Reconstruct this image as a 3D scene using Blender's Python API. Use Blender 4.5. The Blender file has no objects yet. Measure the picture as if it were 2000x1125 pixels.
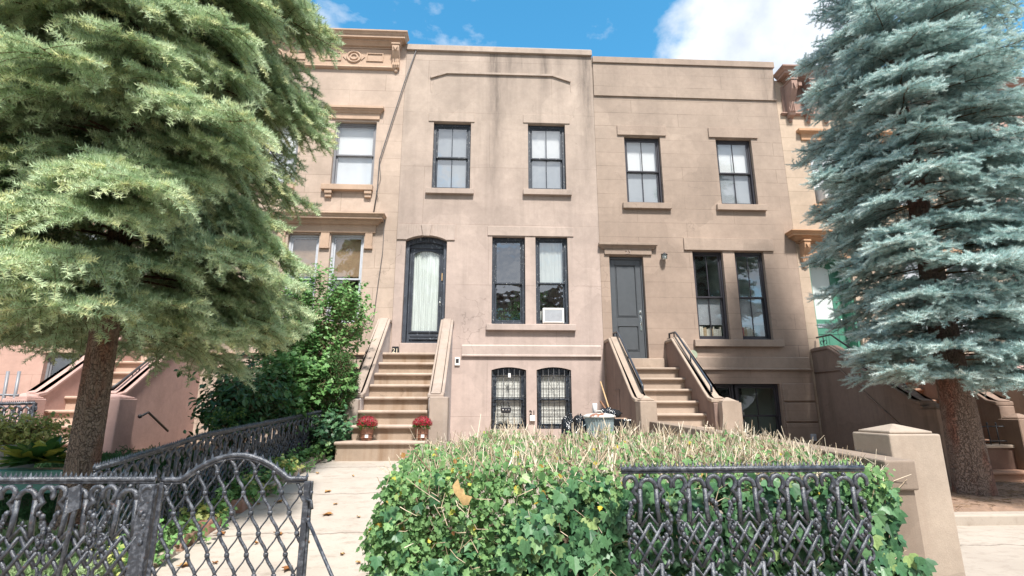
import bpy, bmesh, math, random
import numpy as np
from math import radians as R, sin, cos, pi
from mathutils import Vector, Matrix

# ---------------------------------------------------------------- camera, world, sun
sc = bpy.context.scene
COL = sc.collection
CAMH = 1.5
YAW, PITCH, FOC = R(-2.75), R(13.175), 1000.0
cam = bpy.data.cameras.new('camera'); co = bpy.data.objects.new('camera', cam); COL.objects.link(co)
cam.sensor_width = 36; cam.lens = 36*FOC/2000; cam.clip_start = .05; cam.clip_end = 3000
co.location = (0, 0, CAMH); co.rotation_euler = (pi/2+PITCH, 0, YAW)
sc.camera = co
CR = (Matrix.Rotation(YAW, 3, 'Z') @ Matrix.Rotation(PITCH, 3, 'X'))
def ray(x, y): return CR @ Vector(((x-1000)/FOC, 1, (562.5-y)/FOC))
def P(x, y, Y):
    d = ray(x, y); t = Y/d.y; return d.x*t, CAMH+d.z*t

SUN_AZ, SUN_EL = R(12), R(58)      # azimuth measured from -Y towards +X
sundir = Vector((sin(SUN_AZ)*cos(SUN_EL), -cos(SUN_AZ)*cos(SUN_EL), sin(SUN_EL)))
sl = bpy.data.lights.new('sun', 'SUN'); sl.energy = 4.0; sl.angle = R(6); sl.color = (1, .965, .91)
so = bpy.data.objects.new('sun', sl); COL.objects.link(so)
so.rotation_euler = (-sundir).to_track_quat('-Z', 'Y').to_euler(); so.location = (0, -5, 20)

def N(nt, t, **kw):
    n = nt.nodes.new(t)
    for k, v in kw.items():
        if k.startswith('i_'): n.inputs[k[2:].replace('_', ' ')].default_value = v
        else: setattr(n, k, v)
    return n
def mth(nt, op, a, b=None, c=None, clamp=False):
    n = nt.nodes.new('ShaderNodeMath'); n.operation = op; n.use_clamp = clamp
    for i, v in enumerate((a, b, c)):
        if v is None: continue
        if isinstance(v, (int, float)): n.inputs[i].default_value = v
        else: nt.links.new(v, n.inputs[i])
    return n.outputs[0]
def mixc(nt, f, a, b, blend='MIX'):
    n = nt.nodes.new('ShaderNodeMix'); n.data_type = 'RGBA'; n.blend_type = blend
    for i, v in ((0, f), (6, a), (7, b)):
        if isinstance(v, (int, float)): n.inputs[i].default_value = v
        elif isinstance(v, tuple): n.inputs[i].default_value = (*v[:3], 1)
        else: nt.links.new(v, n.inputs[i])
    return n.outputs[2]
def ramp(nt, fac, stops):
    n = nt.nodes.new('ShaderNodeValToRGB'); cr = n.color_ramp
    while len(cr.elements) < len(stops): cr.elements.new(.5)
    for e, (p, c) in zip(cr.elements, stops):
        e.position = p; e.color = (c, c, c, 1) if isinstance(c, (int, float)) else (*c, 1)
    nt.links.new(fac, n.inputs[0]); return n.outputs[0]
def noise(nt, vec, scale, detail=4, rough=.55, dist=0):
    n = nt.nodes.new('ShaderNodeTexNoise'); n.inputs['Scale'].default_value = scale
    n.inputs['Detail'].default_value = detail; n.inputs['Roughness'].default_value = rough
    n.inputs['Distortion'].default_value = dist
    if vec is not None: nt.links.new(vec, n.inputs['Vector'])
    return n.outputs['Fac']
def mapping(nt, vec, scale=(1, 1, 1), loc=(0, 0, 0), rot=(0, 0, 0)):
    n = nt.nodes.new('ShaderNodeMapping'); n.inputs['Scale'].default_value = scale
    n.inputs['Location'].default_value = loc; n.inputs['Rotation'].default_value = rot
    nt.links.new(vec, n.inputs['Vector']); return n.outputs[0]

w = bpy.data.worlds.new('World'); sc.world = w; w.use_nodes = True
nt = w.node_tree; nt.nodes.clear()
sky = N(nt, 'ShaderNodeTexSky', sky_type='NISHITA', sun_disc=False, sun_elevation=SUN_EL,
        sun_rotation=math.atan2(sundir.x, sundir.y), air_density=1.0, dust_density=.6, ozone_density=2.2)
tc = N(nt, 'ShaderNodeTexCoord')
gen = tc.outputs['Generated']
sep = N(nt, 'ShaderNodeSeparateXYZ'); nt.links.new(gen, sep.inputs[0])
def blob(px, py, r0, r1, stretch=1.0):
    d = ray(px, py).normalized()
    dot = nt.nodes.new('ShaderNodeVectorMath'); dot.operation = 'DOT_PRODUCT'
    nt.links.new(gen, dot.inputs[0]); dot.inputs[1].default_value = d
    a = mth(nt, 'ARCCOSINE', dot.outputs['Value'])
    return ramp(nt, mth(nt, 'DIVIDE', a, r1), [(r0/r1, 1.0), (1.0, 0.0)])
n1 = noise(nt, mapping(nt, gen, (1, 1, 1.5)), 5.5, 9, .56, .15)
n2 = noise(nt, mapping(nt, gen, (1, 1, 2.2), (3, 1, 0)), 2.3, 6, .55, .2)
b1 = blob(1480, 40, .06, .19); b2 = blob(1390, 120, .02, .12); b3 = blob(1190, 60, .0, .12); b4 = blob(1560, -60, .04, .2); b5 = blob(700, 20, .0, .3)
cl = mth(nt, 'ADD', mth(nt, 'MAXIMUM', mth(nt, 'MAXIMUM', b1, b2), b4), mth(nt, 'MULTIPLY', mth(nt, 'MAXIMUM', b3, b5), .42))
cl = mth(nt, 'ADD', mth(nt, 'MULTIPLY', cl, .56), mth(nt, 'MULTIPLY', n1, 1.15))
cl = ramp(nt, cl, [(.76, 0), (.86, .5), (1.08, 1)])
back = ramp(nt, mth(nt, 'MULTIPLY_ADD', sep.outputs['Y'], -1, .1), [(0, 0), (.5, 1)])
clb = ramp(nt, mth(nt, 'ADD', n2, mth(nt, 'MULTIPLY', back, .26)), [(.50, 0), (.72, 1)])
clb = mth(nt, 'MULTIPLY', clb, back)
call = mth(nt, 'MAXIMUM', cl, clb)
hs = N(nt, 'ShaderNodeHueSaturation'); hs.inputs['Saturation'].default_value = 1.3; hs.inputs['Hue'].default_value = .478
nt.links.new(sky.outputs[0], hs.inputs['Color'])
shade = ramp(nt, noise(nt, gen, 9, 5), [(.3, (2.4, 2.7, 3.2)), (.7, (4.2, 4.35, 4.6))])
bg = N(nt, 'ShaderNodeBackground'); bg.inputs['Strength'].default_value = .15
nt.links.new(mixc(nt, call, hs.outputs[0], shade), bg.inputs['Color'])
wo = N(nt, 'ShaderNodeOutputWorld'); nt.links.new(bg.outputs[0], wo.inputs[0])
sc.view_settings.view_transform = 'Standard'; sc.view_settings.look = 'None'
sc.view_settings.exposure = .98; sc.view_settings.gamma = 1
sc.render.engine = 'CYCLES'
sc.cycles.max_bounces = 7; sc.cycles.transparent_max_bounces = 8

random.seed(5); rng = np.random.default_rng(11)
# ---------------------------------------------------------------- materials
MATS = {}
def newmat(name):
    m = bpy.data.materials.new(name); m.use_nodes = True; nt = m.node_tree
    b = nt.nodes['Principled BSDF']; MATS[name] = m
    return m, nt, b
def geo(nt): return N(nt, 'ShaderNodeNewGeometry').outputs['Position']
def bump(nt, b, h, strength=.3, dist=.01):
    n = N(nt, 'ShaderNodeBump'); n.inputs['Strength'].default_value = strength; n.inputs['Distance'].default_value = dist
    nt.links.new(h, n.inputs['Height']); nt.links.new(n.outputs[0], b.inputs['Normal'])

def stucco(name, col, col2=None, joints=None, stain=.3, streaks=(), vtop=None, dark=(.12, .10, .085), zlo=3., zhi=9., fine=1.0, mort=.78):
    """painted brownstone stucco; joints = (row, brick width, z offset)"""
    m, nt, b = newmat(name); p = geo(nt)
    c = col
    if col2:
        s = N(nt, 'ShaderNodeSeparateXYZ'); nt.links.new(p, s.inputs[0])
        zz = mth(nt, 'ADD', s.outputs['Z'], mth(nt, 'MULTIPLY', noise(nt, p, .7, 3), 2.0))
        mr = N(nt, 'ShaderNodeMapRange'); mr.inputs[1].default_value = zlo+1; mr.inputs[2].default_value = zhi+1; nt.links.new(zz, mr.inputs[0])
        c = mixc(nt, mr.outputs[0], col, col2)
    blot = ramp(nt, noise(nt, p, 1.1, 5, .6, .4), [(.3, .86), (.7, 1.1)])
    c = mixc(nt, 1.0, c, blot, 'MULTIPLY')
    blot2 = ramp(nt, noise(nt, p, 9, 5, .65), [(.3, .93), (.7, 1.06)])
    c = mixc(nt, 1.0, c, blot2, 'MULTIPLY')
    # old patch repairs: large plates of very slightly different tone with uneven edges
    pv = N(nt, 'ShaderNodeTexVoronoi'); pv.inputs['Scale'].default_value = .75; pv.distance = 'CHEBYCHEV'
    pn = N(nt, 'ShaderNodeVectorMath', operation='ADD'); nt.links.new(p, pn.inputs[0]); pw2 = N(nt, 'ShaderNodeTexNoise'); pw2.inputs['Scale'].default_value = 2.5; pw2.inputs['Detail'].default_value = 5; nt.links.new(p, pw2.inputs['Vector'])
    ps = N(nt, 'ShaderNodeVectorMath', operation='SCALE'); ps.inputs['Scale'].default_value = .22; nt.links.new(pw2.outputs['Color'], ps.inputs[0]); nt.links.new(ps.outputs[0], pn.inputs[1]); nt.links.new(pn.outputs[0], pv.inputs['Vector'])
    sx = N(nt, 'ShaderNodeSeparateXYZ'); nt.links.new(pv.outputs['Color'], sx.inputs[0])
    c = mixc(nt, 1.0, c, ramp(nt, sx.outputs[0], [(0, .91), (1, 1.06)]), 'MULTIPLY')
    # fine soot speckle
    c = mixc(nt, mth(nt, 'MULTIPLY', ramp(nt, noise(nt, p, 38, 6, .8), [(.56, 0), (.72, 1)]), .22), c, dark)
    hgt = noise(nt, p, 120*fine, 3, .6)
    grain = ramp(nt, hgt, [(.3, .93), (.7, 1.05)])
    c = mixc(nt, 1.0, c, grain, 'MULTIPLY')
    # runs of dirt washed down the wall
    st = noise(nt, mapping(nt, p, (2.6, 2.6, .16)), 1.6, 6, .62)
    st = ramp(nt, st, [(.5, 0), (.78, 1)])
    c = mixc(nt, mth(nt, 'MULTIPLY', st, stain), c, dark)
    if streaks:
        s2 = N(nt, 'ShaderNodeSeparateXYZ'); nt.links.new(p, s2.inputs[0])
        tot = None
        wob = mth(nt, 'MULTIPLY', mth(nt, 'SUBTRACT', noise(nt, mapping(nt, p, (1, 1, .6)), 1.5, 4), .5), .35)
        xx = mth(nt, 'ADD', s2.outputs['X'], wob)
        for (x, wd, z0, z1, a) in streaks:
            g = mth(nt, 'ABSOLUTE', mth(nt, 'SUBTRACT', xx, x))
            g = ramp(nt, mth(nt, 'DIVIDE', g, wd*2), [(0, 1), (.25, .7), (1, 0)])
            mr = N(nt, 'ShaderNodeMapRange'); mr.inputs[1].default_value = z0; mr.inputs[2].default_value = z1; nt.links.new(s2.outputs['Z'], mr.inputs[0])
            g = mth(nt, 'MULTIPLY', mth(nt, 'MULTIPLY', g, mr.outputs[0]), a)
            tot = g if tot is None else mth(nt, 'MAXIMUM', tot, g)
        brk = ramp(nt, noise(nt, mapping(nt, p, (7, 7, .8)), 2.2, 6, .7), [(.28, .25), (.62, 1)])
        c = mixc(nt, mth(nt, 'MULTIPLY', tot, brk), c, (.085, .07, .06))
    if joints:
        s3 = N(nt, 'ShaderNodeSeparateXYZ'); nt.links.new(p, s3.inputs[0])
        wv = mth(nt, 'MULTIPLY', mth(nt, 'SUBTRACT', noise(nt, p, 3, 3), .5), .02)
        cm = N(nt, 'ShaderNodeCombineXYZ'); nt.links.new(s3.outputs['X'], cm.inputs[0]); nt.links.new(mth(nt, 'ADD', mth(nt, 'ADD', s3.outputs['Z'], wv), joints[2]), cm.inputs[1])
        bt = N(nt, 'ShaderNodeTexBrick'); bt.offset = .5; bt.squash = 1
        bt.inputs['Scale'].default_value = 1; bt.inputs['Mortar Size'].default_value = .008; bt.inputs['Mortar Smooth'].default_value = .6
        bt.inputs['Brick Width'].default_value = joints[1]; bt.inputs['Row Height'].default_value = joints[0]
        bt.inputs['Color1'].default_value = (1, 1, 1, 1); bt.inputs['Color2'].default_value = (.93, .93, .93, 1); bt.inputs['Mortar'].default_value = (mort*.68, mort*.66, mort*.64, 1)
        nt.links.new(cm.outputs[0], bt.inputs['Vector'])
        fade = ramp(nt, noise(nt, p, .8, 3), [(.38, .2), (.62, .9)])
        c = mixc(nt, fade, c, mixc(nt, 1.0, c, bt.outputs['Color'], 'MULTIPLY'))
    # hairline cracks
    vo = N(nt, 'ShaderNodeTexVoronoi', feature='DISTANCE_TO_EDGE'); vo.inputs['Scale'].default_value = .55
    vd = N(nt, 'ShaderNodeVectorMath', operation='ADD'); nt.links.new(p, vd.inputs[0])
    nz = N(nt, 'ShaderNodeTexNoise'); nz.inputs['Scale'].default_value = 1.8; nz.inputs['Detail'].default_value = 6; nt.links.new(p, nz.inputs['Vector'])
    sc_ = N(nt, 'ShaderNodeVectorMath', operation='SCALE'); sc_.inputs['Scale'].default_value = 1.2; nt.links.new(nz.outputs['Color'], sc_.inputs[0]); nt.links.new(sc_.outputs[0], vd.inputs[1])
    nt.links.new(vd.outputs[0], vo.inputs['Vector'])
    ck = ramp(nt, vo.outputs['Distance'], [(.0, 1), (.006, 0)])
    ckm = ramp(nt, noise(nt, p, .6, 2), [(.56, 0), (.64, 1)])
    c = mixc(nt, mth(nt, 'MULTIPLY', mth(nt, 'MULTIPLY', ck, ckm), .4), c, (.07, .055, .05))
    nt.links.new(c, b.inputs['Base Color']); b.inputs['Roughness'].default_value = .88
    b.inputs['Specular IOR Level'].default_value = .25
    bump(nt, b, mth(nt, 'ADD', hgt, mth(nt, 'MULTIPLY', noise(nt, p, 14, 4), 1.5)), .25, .006)
    return m

C19 = (.50, .39, .315); C21 = (.50, .395, .35); C21t = (.43, .345, .285); C23 = (.37, .275, .218); C25 = (.51, .395, .30)
stucco('stucco19', C19, joints=(.50, 1.9, .1), stain=.10)
stucco('trim19', (.50, .355, .26), stain=.10)
stucco('pink19', (.50, .33, .29), stain=.12)
stucco('stucco17', (.50, .32, .26), joints=(.45, 3, .0), stain=.12)
stucco('stucco21', C21, C21t, joints=(1.6, 3.4, .3), stain=.26, mort=.9,
       streaks=((.15, .16, 4.6, 11.3, .85), (.55, .2, 8.6, 11.2, .6), (1.5, .10, 9.5, 11.2, .9), (2.65, .16, 6.5, 11.3, .9), (1.95, .12, 9.2, 10.9, .4), (.9, .2, 9.6, 10.8, .4)))
stucco('trim21', (.49, .395, .35), C21t, stain=.3)
stucco('stoop21', (.37, .295, .245), stain=.3, dark=(.46, .42, .40))
stucco('step19', (.48, .345, .27), stain=.12)
stucco('wall21', (.50, .45, .43), stain=.5, dark=(.30, .27, .26))
stucco('stucco23', C23, (.39, .305, .245), joints=(.40, 2.6, .17), stain=.16, zlo=2,
       streaks=((3.4, .3, 9.6, 11.2, .35), (5.1, .4, 10.0, 11.2, .4), (6.6, .3, 10.0, 11.2, .3), (7.8, .25, 7.4, 11.2, .4)))
stucco('trim23', (.37, .285, .228), stain=.22)
stucco('stoop23', (.25, .175, .145), stain=.55, dark=(.10, .07, .065))
stucco('step23', (.40, .315, .25), stain=.2)
stucco('step21', (.44, .35, .285), stain=.6, dark=(.24, .15, .09))
stucco('riser21', (.38, .29, .22), stain=1.0, dark=(.20, .115, .06))
stucco('stucco25', C25, joints=(.40, 3.0, .0), stain=.08)
stucco('trim25', (.50, .30, .18), stain=.2)
stucco('cornice25', (.36, .235, .19), stain=.3, dark=(.12, .06, .05))
stucco('stoop25', (.28, .195, .15), stain=.6, dark=(.11, .075, .055))
stucco('step25', (.38, .22, .15), stain=.3)
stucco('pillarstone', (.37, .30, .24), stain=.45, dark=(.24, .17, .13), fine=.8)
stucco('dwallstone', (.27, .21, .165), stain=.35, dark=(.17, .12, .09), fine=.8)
stucco('darkwall', (.14, .085, .065), stain=.5, dark=(.05, .035, .03))

def paint(name, col, rough=.45, var=.15, metal=0, flake=None, scale=30, bstr=.15, spec=.5):
    m, nt, b = newmat(name); p = N(nt, 'ShaderNodeTexCoord').outputs['Object']
    n = noise(nt, p, scale*.3, 5)
    c = mixc(nt, 1.0, col, ramp(nt, n, [(.3, 1-var), (.7, 1+var)]), 'MULTIPLY')
    if flake:
        f = ramp(nt, noise(nt, mapping(nt, p, (1, 1, .5)), scale*1.4, 5, .7), [(.60, 0), (.66, 1)])
        c = mixc(nt, mth(nt, 'MULTIPLY', f, flake[1]), c, flake[0])
    nt.links.new(c, b.inputs['Base Color']); b.inputs['Roughness'].default_value = rough; b.inputs['Metallic'].default_value = metal
    b.inputs['Specular IOR Level'].default_value = spec
    bump(nt, b, noise(nt, p, scale*3, 4, .65), bstr, .004)
    return m
paint('oldframe', (.028, .036, .05), .5, .3, flake=((.45, .45, .43), .8), scale=26, bstr=.4)
paint('blueframe', (.05, .058, .075), .5, .3, flake=((.38, .42, .48), .55), scale=14, bstr=.6)
paint('newframe', (.045, .042, .05), .35, .1)
paint('greyframe', (.22, .22, .235), .4, .1)
paint('alframe', (.50, .52, .56), .4, .08)
paint('door23', (.085, .092, .10), .35, .06)
paint('greendoor', (.075, .235, .165), .4, .12)
paint('silver', (.8, .78, .75), .25, .05, metal=1)
paint('whiteplastic', (.78, .77, .73), .45, .06)
paint('darkplastic', (.03, .03, .035), .4, .1)
paint('blackiron', (.035, .036, .04), .42, .4, scale=40, bstr=.35)
paint('handrail', (.03, .04, .055), .3, .2)
paint('cable', (.09, .085, .085), .6, .1)
paint('wood', (.50, .33, .17), .6, .25)
paint('darkwood', (.22, .11, .06), .6, .25)
paint('shutterwood', (.34, .22, .13), .5, .15)
paint('redbook', (.5, .06, .04), .5, .1); paint('palebook', (.70, .68, .60), .6, .1); paint('bluebook', (.12, .28, .36), .5, .1); paint('tanbook', (.5, .38, .24), .6, .1)
paint('terra', (.30, .16, .11), .7, .2)
paint('wicker', (.26, .12, .075), .6, .35, scale=60, bstr=.6)
paint('label', (.82, .8, .78), .5, .03)
paint('slate', (.02, .022, .026), .4, .2)
paint('cream', (.75, .66, .5), .5, .05)
paint('bluebin', (.03, .10, .22), .4, .1); paint('greenbin', (.05, .22, .18), .4, .1)
paint('palegreen', (.36, .42, .30), .6, .1)
paint('cardboard', (.55, .36, .25), .7, .15)
paint('lampbrown', (.45, .24, .18), .5, .1)
paint('bluecloth', (.11, .13, .20), .8, .4, scale=8)
paint('teal', (.12, .5, .42), .5, .1)

# cast iron: old black paint, pale noise as painted-in highlights and speckled wear, rust
m, nt, b = newmat('castiron'); p = geo(nt)
n = noise(nt, p, 30, 6, .6); n3 = noise(nt, p, 9, 3)
c = mixc(nt, ramp(nt, n, [(.48, 0), (.74, 1)]), (.026, .030, .040), (.15, .16, .185))
c = mixc(nt, mth(nt, 'MULTIPLY', ramp(nt, noise(nt, p, 26, 5, .7), [(.62, 0), (.7, 1)]), .55), c, (.17, .07, .035))
nt.links.new(c, b.inputs['Base Color']); b.inputs['Roughness'].default_value = .36; b.inputs['Specular IOR Level'].default_value = .8
bump(nt, b, mth(nt, 'ADD', noise(nt, p, 80, 4, .7), n), .8, .005)

def plain(name, col, rough=.8, emis=None, trans=0):
    m, nt, b = newmat(name); b.inputs['Base Color'].default_value = (*col, 1); b.inputs['Roughness'].default_value = rough
    return m
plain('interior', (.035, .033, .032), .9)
plain('interior_pale', (.30, .38, .33), .9)
# curtain cloth; the smooth pale ones stand in for sky reflected in panes
def cloth(name, col, fold=40, bs=.5, z=None, lo=.8):
    m, nt, b = newmat(name); p = geo(nt)
    wv = noise(nt, mapping(nt, p, (1, 1, .05)), fold*.35, 3)
    c = mixc(nt, 1.0, col, ramp(nt, wv, [(.3, lo), (.65, 1.04)]), 'MULTIPLY')
    nt.links.new(c, b.inputs['Base Color']); b.inputs['Roughness'].default_value = .9
    bump(nt, b, wv, bs, .03)
cloth('lace', (.64, .68, .66), 60); cloth('sheer', (.66, .67, .70), 8, .05, lo=.93); cloth('greypane', (.36, .38, .41), 8, .05, lo=.92)
cloth('shade', (.76, .76, .77), 2, .02, lo=.96)  # smooth pale tone, paints the sky reflection of upper panes
m, nt, b = newmat('blinds'); p = geo(nt); wv = N(nt, 'ShaderNodeTexWave', wave_type='BANDS', bands_direction='Z'); wv.inputs['Scale'].default_value = 9; wv.inputs['Distortion'].default_value = .35; wv.inputs['Detail'].default_value = 2
nt.links.new(p, wv.inputs['Vector'])
nt.links.new(mixc(nt, ramp(nt, wv.outputs['Fac'], [(.0, .0), (.35, 1)]), (.42, .40, .37), (.80, .78, .74)), b.inputs['Base Color']); bump(nt, b, wv.outputs['Fac'], .4, .01)

def glassmat(name, refl=.3, tint=(.97, .985, .98), wavy=.02, rough=.0):
    m, nt, b = newmat(name); nt.nodes.remove(b); out = nt.nodes['Material Output']
    gl = N(nt, 'ShaderNodeBsdfGlossy'); gl.inputs['Roughness'].default_value = rough
    tr = N(nt, 'ShaderNodeBsdfTransparent'); tr.inputs['Color'].default_value = (*tint, 1)
    lw = N(nt, 'ShaderNodeLayerWeight'); lw.inputs['Blend'].default_value = .5
    f = mth(nt, 'MULTIPLY_ADD', mth(nt, 'POWER', lw.outputs['Facing'], 4.0), .6, refl+.03, clamp=True)
    bp = N(nt, 'ShaderNodeBump'); bp.inputs['Strength'].default_value = wavy; bp.inputs['Distance'].default_value = .2
    nt.links.new(noise(nt, geo(nt), 2.2, 2), bp.inputs['Height']); nt.links.new(bp.outputs[0], gl.inputs['Normal'])
    mx = N(nt, 'ShaderNodeMixShader'); nt.links.new(f, mx.inputs[0]); nt.links.new(tr.outputs[0], mx.inputs[1]); nt.links.new(gl.outputs[0], mx.inputs[2])
    nt.links.new(mx.outputs[0], out.inputs[0])
glassmat('glass', .2); glassmat('glassold', .30, wavy=.05); glassmat('glassclear', .07)
plain('frost', (.62, .68, .66), .25)

def attr(nt, name='rnd'):
    a = N(nt, 'ShaderNodeAttribute'); a.attribute_name = name; return a.outputs['Fac']
def leafmat(name, stops, rough=.5, trans=.25, spec=.3, sheen=0):
    m, nt, b = newmat(name); out = nt.nodes['Material Output']
    c = ramp(nt, attr(nt), stops)
    c = mixc(nt, 1.0, c, ramp(nt, noise(nt, geo(nt), 60, 2), [(.3, .85), (.7, 1.15)]), 'MULTIPLY')
    nt.links.new(c, b.inputs['Base Color']); b.inputs['Roughness'].default_value = rough; b.inputs['Specular IOR Level'].default_value = spec
    tl = N(nt, 'ShaderNodeBsdfTranslucent'); nt.links.new(c, tl.inputs['Color'])
    mx = N(nt, 'ShaderNodeMixShader'); mx.inputs[0].default_value = trans
    nt.links.new(b.outputs[0], mx.inputs[1]); nt.links.new(tl.outputs[0], mx.inputs[2]); nt.links.new(mx.outputs[0], out.inputs[0])
    return m
leafmat('needle_green', [(0, (.10, .18, .08)), (.35, (.33, .46, .26)), (.78, (.58, .69, .44)), (1, (.74, .76, .42))], .55, .3)
leafmat('needle_blue', [(0, (.08, .19, .20)), (.35, (.30, .47, .46)), (.75, (.60, .75, .72)), (1, (.74, .84, .80))], .55, .2)
leafmat('twigneedle', [(0, (.10, .06, .035)), (1, (.26, .17, .08))], .8, 0)
leafmat('hedgeleaf', [(0, (.08, .17, .06)), (.5, (.16, .30, .11)), (.9, (.25, .41, .16)), (.965, (.36, .48, .16)), (.98, (.6, .5, .05)), (1, (.30, .13, .06))], .5, .35, .25)
leafmat('ivyleaf', [(0, (.035, .10, .045)), (.5, (.07, .17, .075)), (.9, (.13, .25, .11)), (1, (.28, .38, .14))], .42, .15, .35)
leafmat('shrubleaf', [(0, (.07, .18, .05)), (.5, (.16, .33, .10)), (.9, (.27, .46, .17)), (.99, (.35, .45, .15)), (1, (.8, .6, .05))], .42, .35, .4)
leafmat('darkleaf', [(0, (.03, .08, .025)), (.6, (.055, .14, .045)), (.9, (.10, .21, .06)), (1, (.12, .20, .05))], .4, .2, .4)
leafmat('arborleaf', [(0, (.03, .10, .02)), (.5, (.05, .15, .035)), (.9, (.08, .20, .05)), (1, (.16, .22, .06))], .6, .2, .3)
leafmat('variegated', [(0, (.20, .30, .08)), (.5, (.42, .46, .14)), (1, (.65, .60, .25))], .45, .3)
leafmat('hosta', [(0, (.04, .12, .03)), (.6, (.08, .17, .04)), (1, (.50, .50, .09))], .4, .3)
leafmat('juniper', [(0, (.16, .28, .12)), (.5, (.28, .40, .19)), (1, (.48, .56, .30))], .6, .25)
leafmat('junidark', [(0, (.03, .09, .03)), (1, (.07, .17, .06))], .6, .2)
leafmat('mum', [(0, (.16, .002, .012)), (.6, (.34, .006, .025)), (1, (.52, .03, .07))], .5, .2)
leafmat('mumgreen', [(0, (.05, .12, .03)), (1, (.12, .22, .05))], .5, .2)
leafmat('drytwig', [(0, (.30, .21, .13)), (.5, (.58, .47, .34)), (1, (.80, .71, .57))], .8, 0)
leafmat('deadleaf', [(0, (.30, .12, .04)), (.5, (.46, .24, .08)), (1, (.52, .36, .17))], .7, .2)
leafmat('twig', [(0, (.10, .06, .035)), (1, (.22, .15, .09))], .8, 0)
leafmat('greenstem', [(0, (.10, .16, .04)), (1, (.2, .28, .08))], .6, 0)

def bark(name, c1, c2, red, sc1=14):
    m, nt, b = newmat(name); p = N(nt, 'ShaderNodeTexCoord').outputs['Object']
    pm = mapping(nt, p, (1, 1, .5))
    vd = N(nt, 'ShaderNodeVectorMath', operation='ADD'); nt.links.new(pm, vd.inputs[0])
    nz = N(nt, 'ShaderNodeTexNoise'); nz.inputs['Scale'].default_value = 7; nz.inputs['Detail'].default_value = 4; nt.links.new(pm, nz.inputs['Vector'])
    s_ = N(nt, 'ShaderNodeVectorMath', operation='SCALE'); s_.inputs['Scale'].default_value = .22; nt.links.new(nz.outputs['Color'], s_.inputs[0]); nt.links.new(s_.outputs[0], vd.inputs[1])
    vo = N(nt, 'ShaderNodeTexVoronoi', feature='DISTANCE_TO_EDGE'); vo.inputs['Scale'].default_value = sc1*3.0; nt.links.new(vd.outputs[0], vo.inputs['Vector'])
    crack = ramp(nt, vo.outputs['Distance'], [(0, 0), (.10, 1)])
    n = noise(nt, p, 30, 6, .7)
    c = mixc(nt, n, c1, c2)
    rm = ramp(nt, noise(nt, mapping(nt, p, (1.5, 1.5, .5)), 2.4, 4), [(.48, 0), (.62, 1)])
    c = mixc(nt, mth(nt, 'MULTIPLY', rm, .75), c, red)
    c = mixc(nt, mth(nt, 'MULTIPLY_ADD', crack, .75, .25), (.07, .04, .03), c)
    nt.links.new(c, b.inputs['Base Color']); b.inputs['Roughness'].default_value = .9
    bump(nt, b, mth(nt, 'ADD', crack, mth(nt, 'MULTIPLY', n, .6)), .9, .02)
bark('barkL', (.20, .13, .095), (.34, .26, .20), (.26, .085, .04)); bark('barkR', (.17, .10, .075), (.34, .26, .21), (.22, .08, .05), 12)

def ground_mat(name, c1, c2, speck, sc1=1.2, cracks=False, b1=.3):
    m, nt, b = newmat(name); p = geo(nt)
    c = mixc(nt, ramp(nt, noise(nt, p, sc1, 6, .6, .3), [(.32, 0), (.68, 1)]), c1, c2)
    c = mixc(nt, ramp(nt, noise(nt, p, 90, 4, .7), [(.55, 0), (.75, .5)]), c, speck)
    if cracks:
        s = N(nt, 'ShaderNodeSeparateXYZ'); nt.links.new(p, s.inputs[0])
        yy = mth(nt, 'ADD', s.outputs['Y'], mth(nt, 'MULTIPLY', noise(nt, mapping(nt, p, (1, .4, 1)), 1.6, 5, .6), .35))
        fr = mth(nt, 'ABSOLUTE', mth(nt, 'SUBTRACT', mth(nt, 'FRACT', mth(nt, 'DIVIDE', yy, 1.35)), .5))
        k = ramp(nt, fr, [(0, 1), (.008, .7), (.016, 0)])
        c = mixc(nt, mth(nt, 'MULTIPLY', k, .75), c, (.13, .10, .08))
        d = ramp(nt, noise(nt, mapping(nt, p, (1.4, 2.6, 1)), 3.2, 7, .75), [(.5, 0), (.68, .6)])
        c = mixc(nt, d, c, (.24, .19, .15))
    nt.links.new(c, b.inputs['Base Color']); b.inputs['Roughness'].default_value = .9
    bump(nt, b, mth(nt, 'ADD', noise(nt, p, 60, 5, .7), mth(nt, 'MULTIPLY', noise(nt, p, 5, 4), 2)), b1, .01)
ground_mat('pathmat', (.36, .31, .26), (.45, .395, .34), (.26, .21, .17), 1.1, True)
ground_mat('walkmat', (.34, .285, .235), (.42, .36, .30), (.26, .21, .17), .9, True)
ground_mat('soil', (.07, .045, .03), (.13, .085, .055), (.20, .13, .08), 4, False, .8)
ground_mat('duff', (.20, .13, .09), (.30, .19, .13), (.34, .22, .14), 9, False, .8)
ground_mat('earth', (.25, .21, .17), (.32, .27, .22), (.18, .15, .12), .8)
ground_mat('asphalt', (.05, .05, .05), (.07, .07, .07), (.1, .1, .1), 2)
ground_mat('kerbstone', (.38, .30, .24), (.48, .40, .33), (.26, .19, .15), 5, False, .6)
ground_mat('redstone', (.34, .16, .11), (.42, .26, .19), (.5, .42, .36), 6, False, .6)
ground_mat('bagmat', (.008, .009, .011), (.016, .018, .022), (.02, .02, .02), 5)
MATS['bagmat'].node_tree.nodes['Principled BSDF'].inputs['Roughness'].default_value = .16
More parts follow.
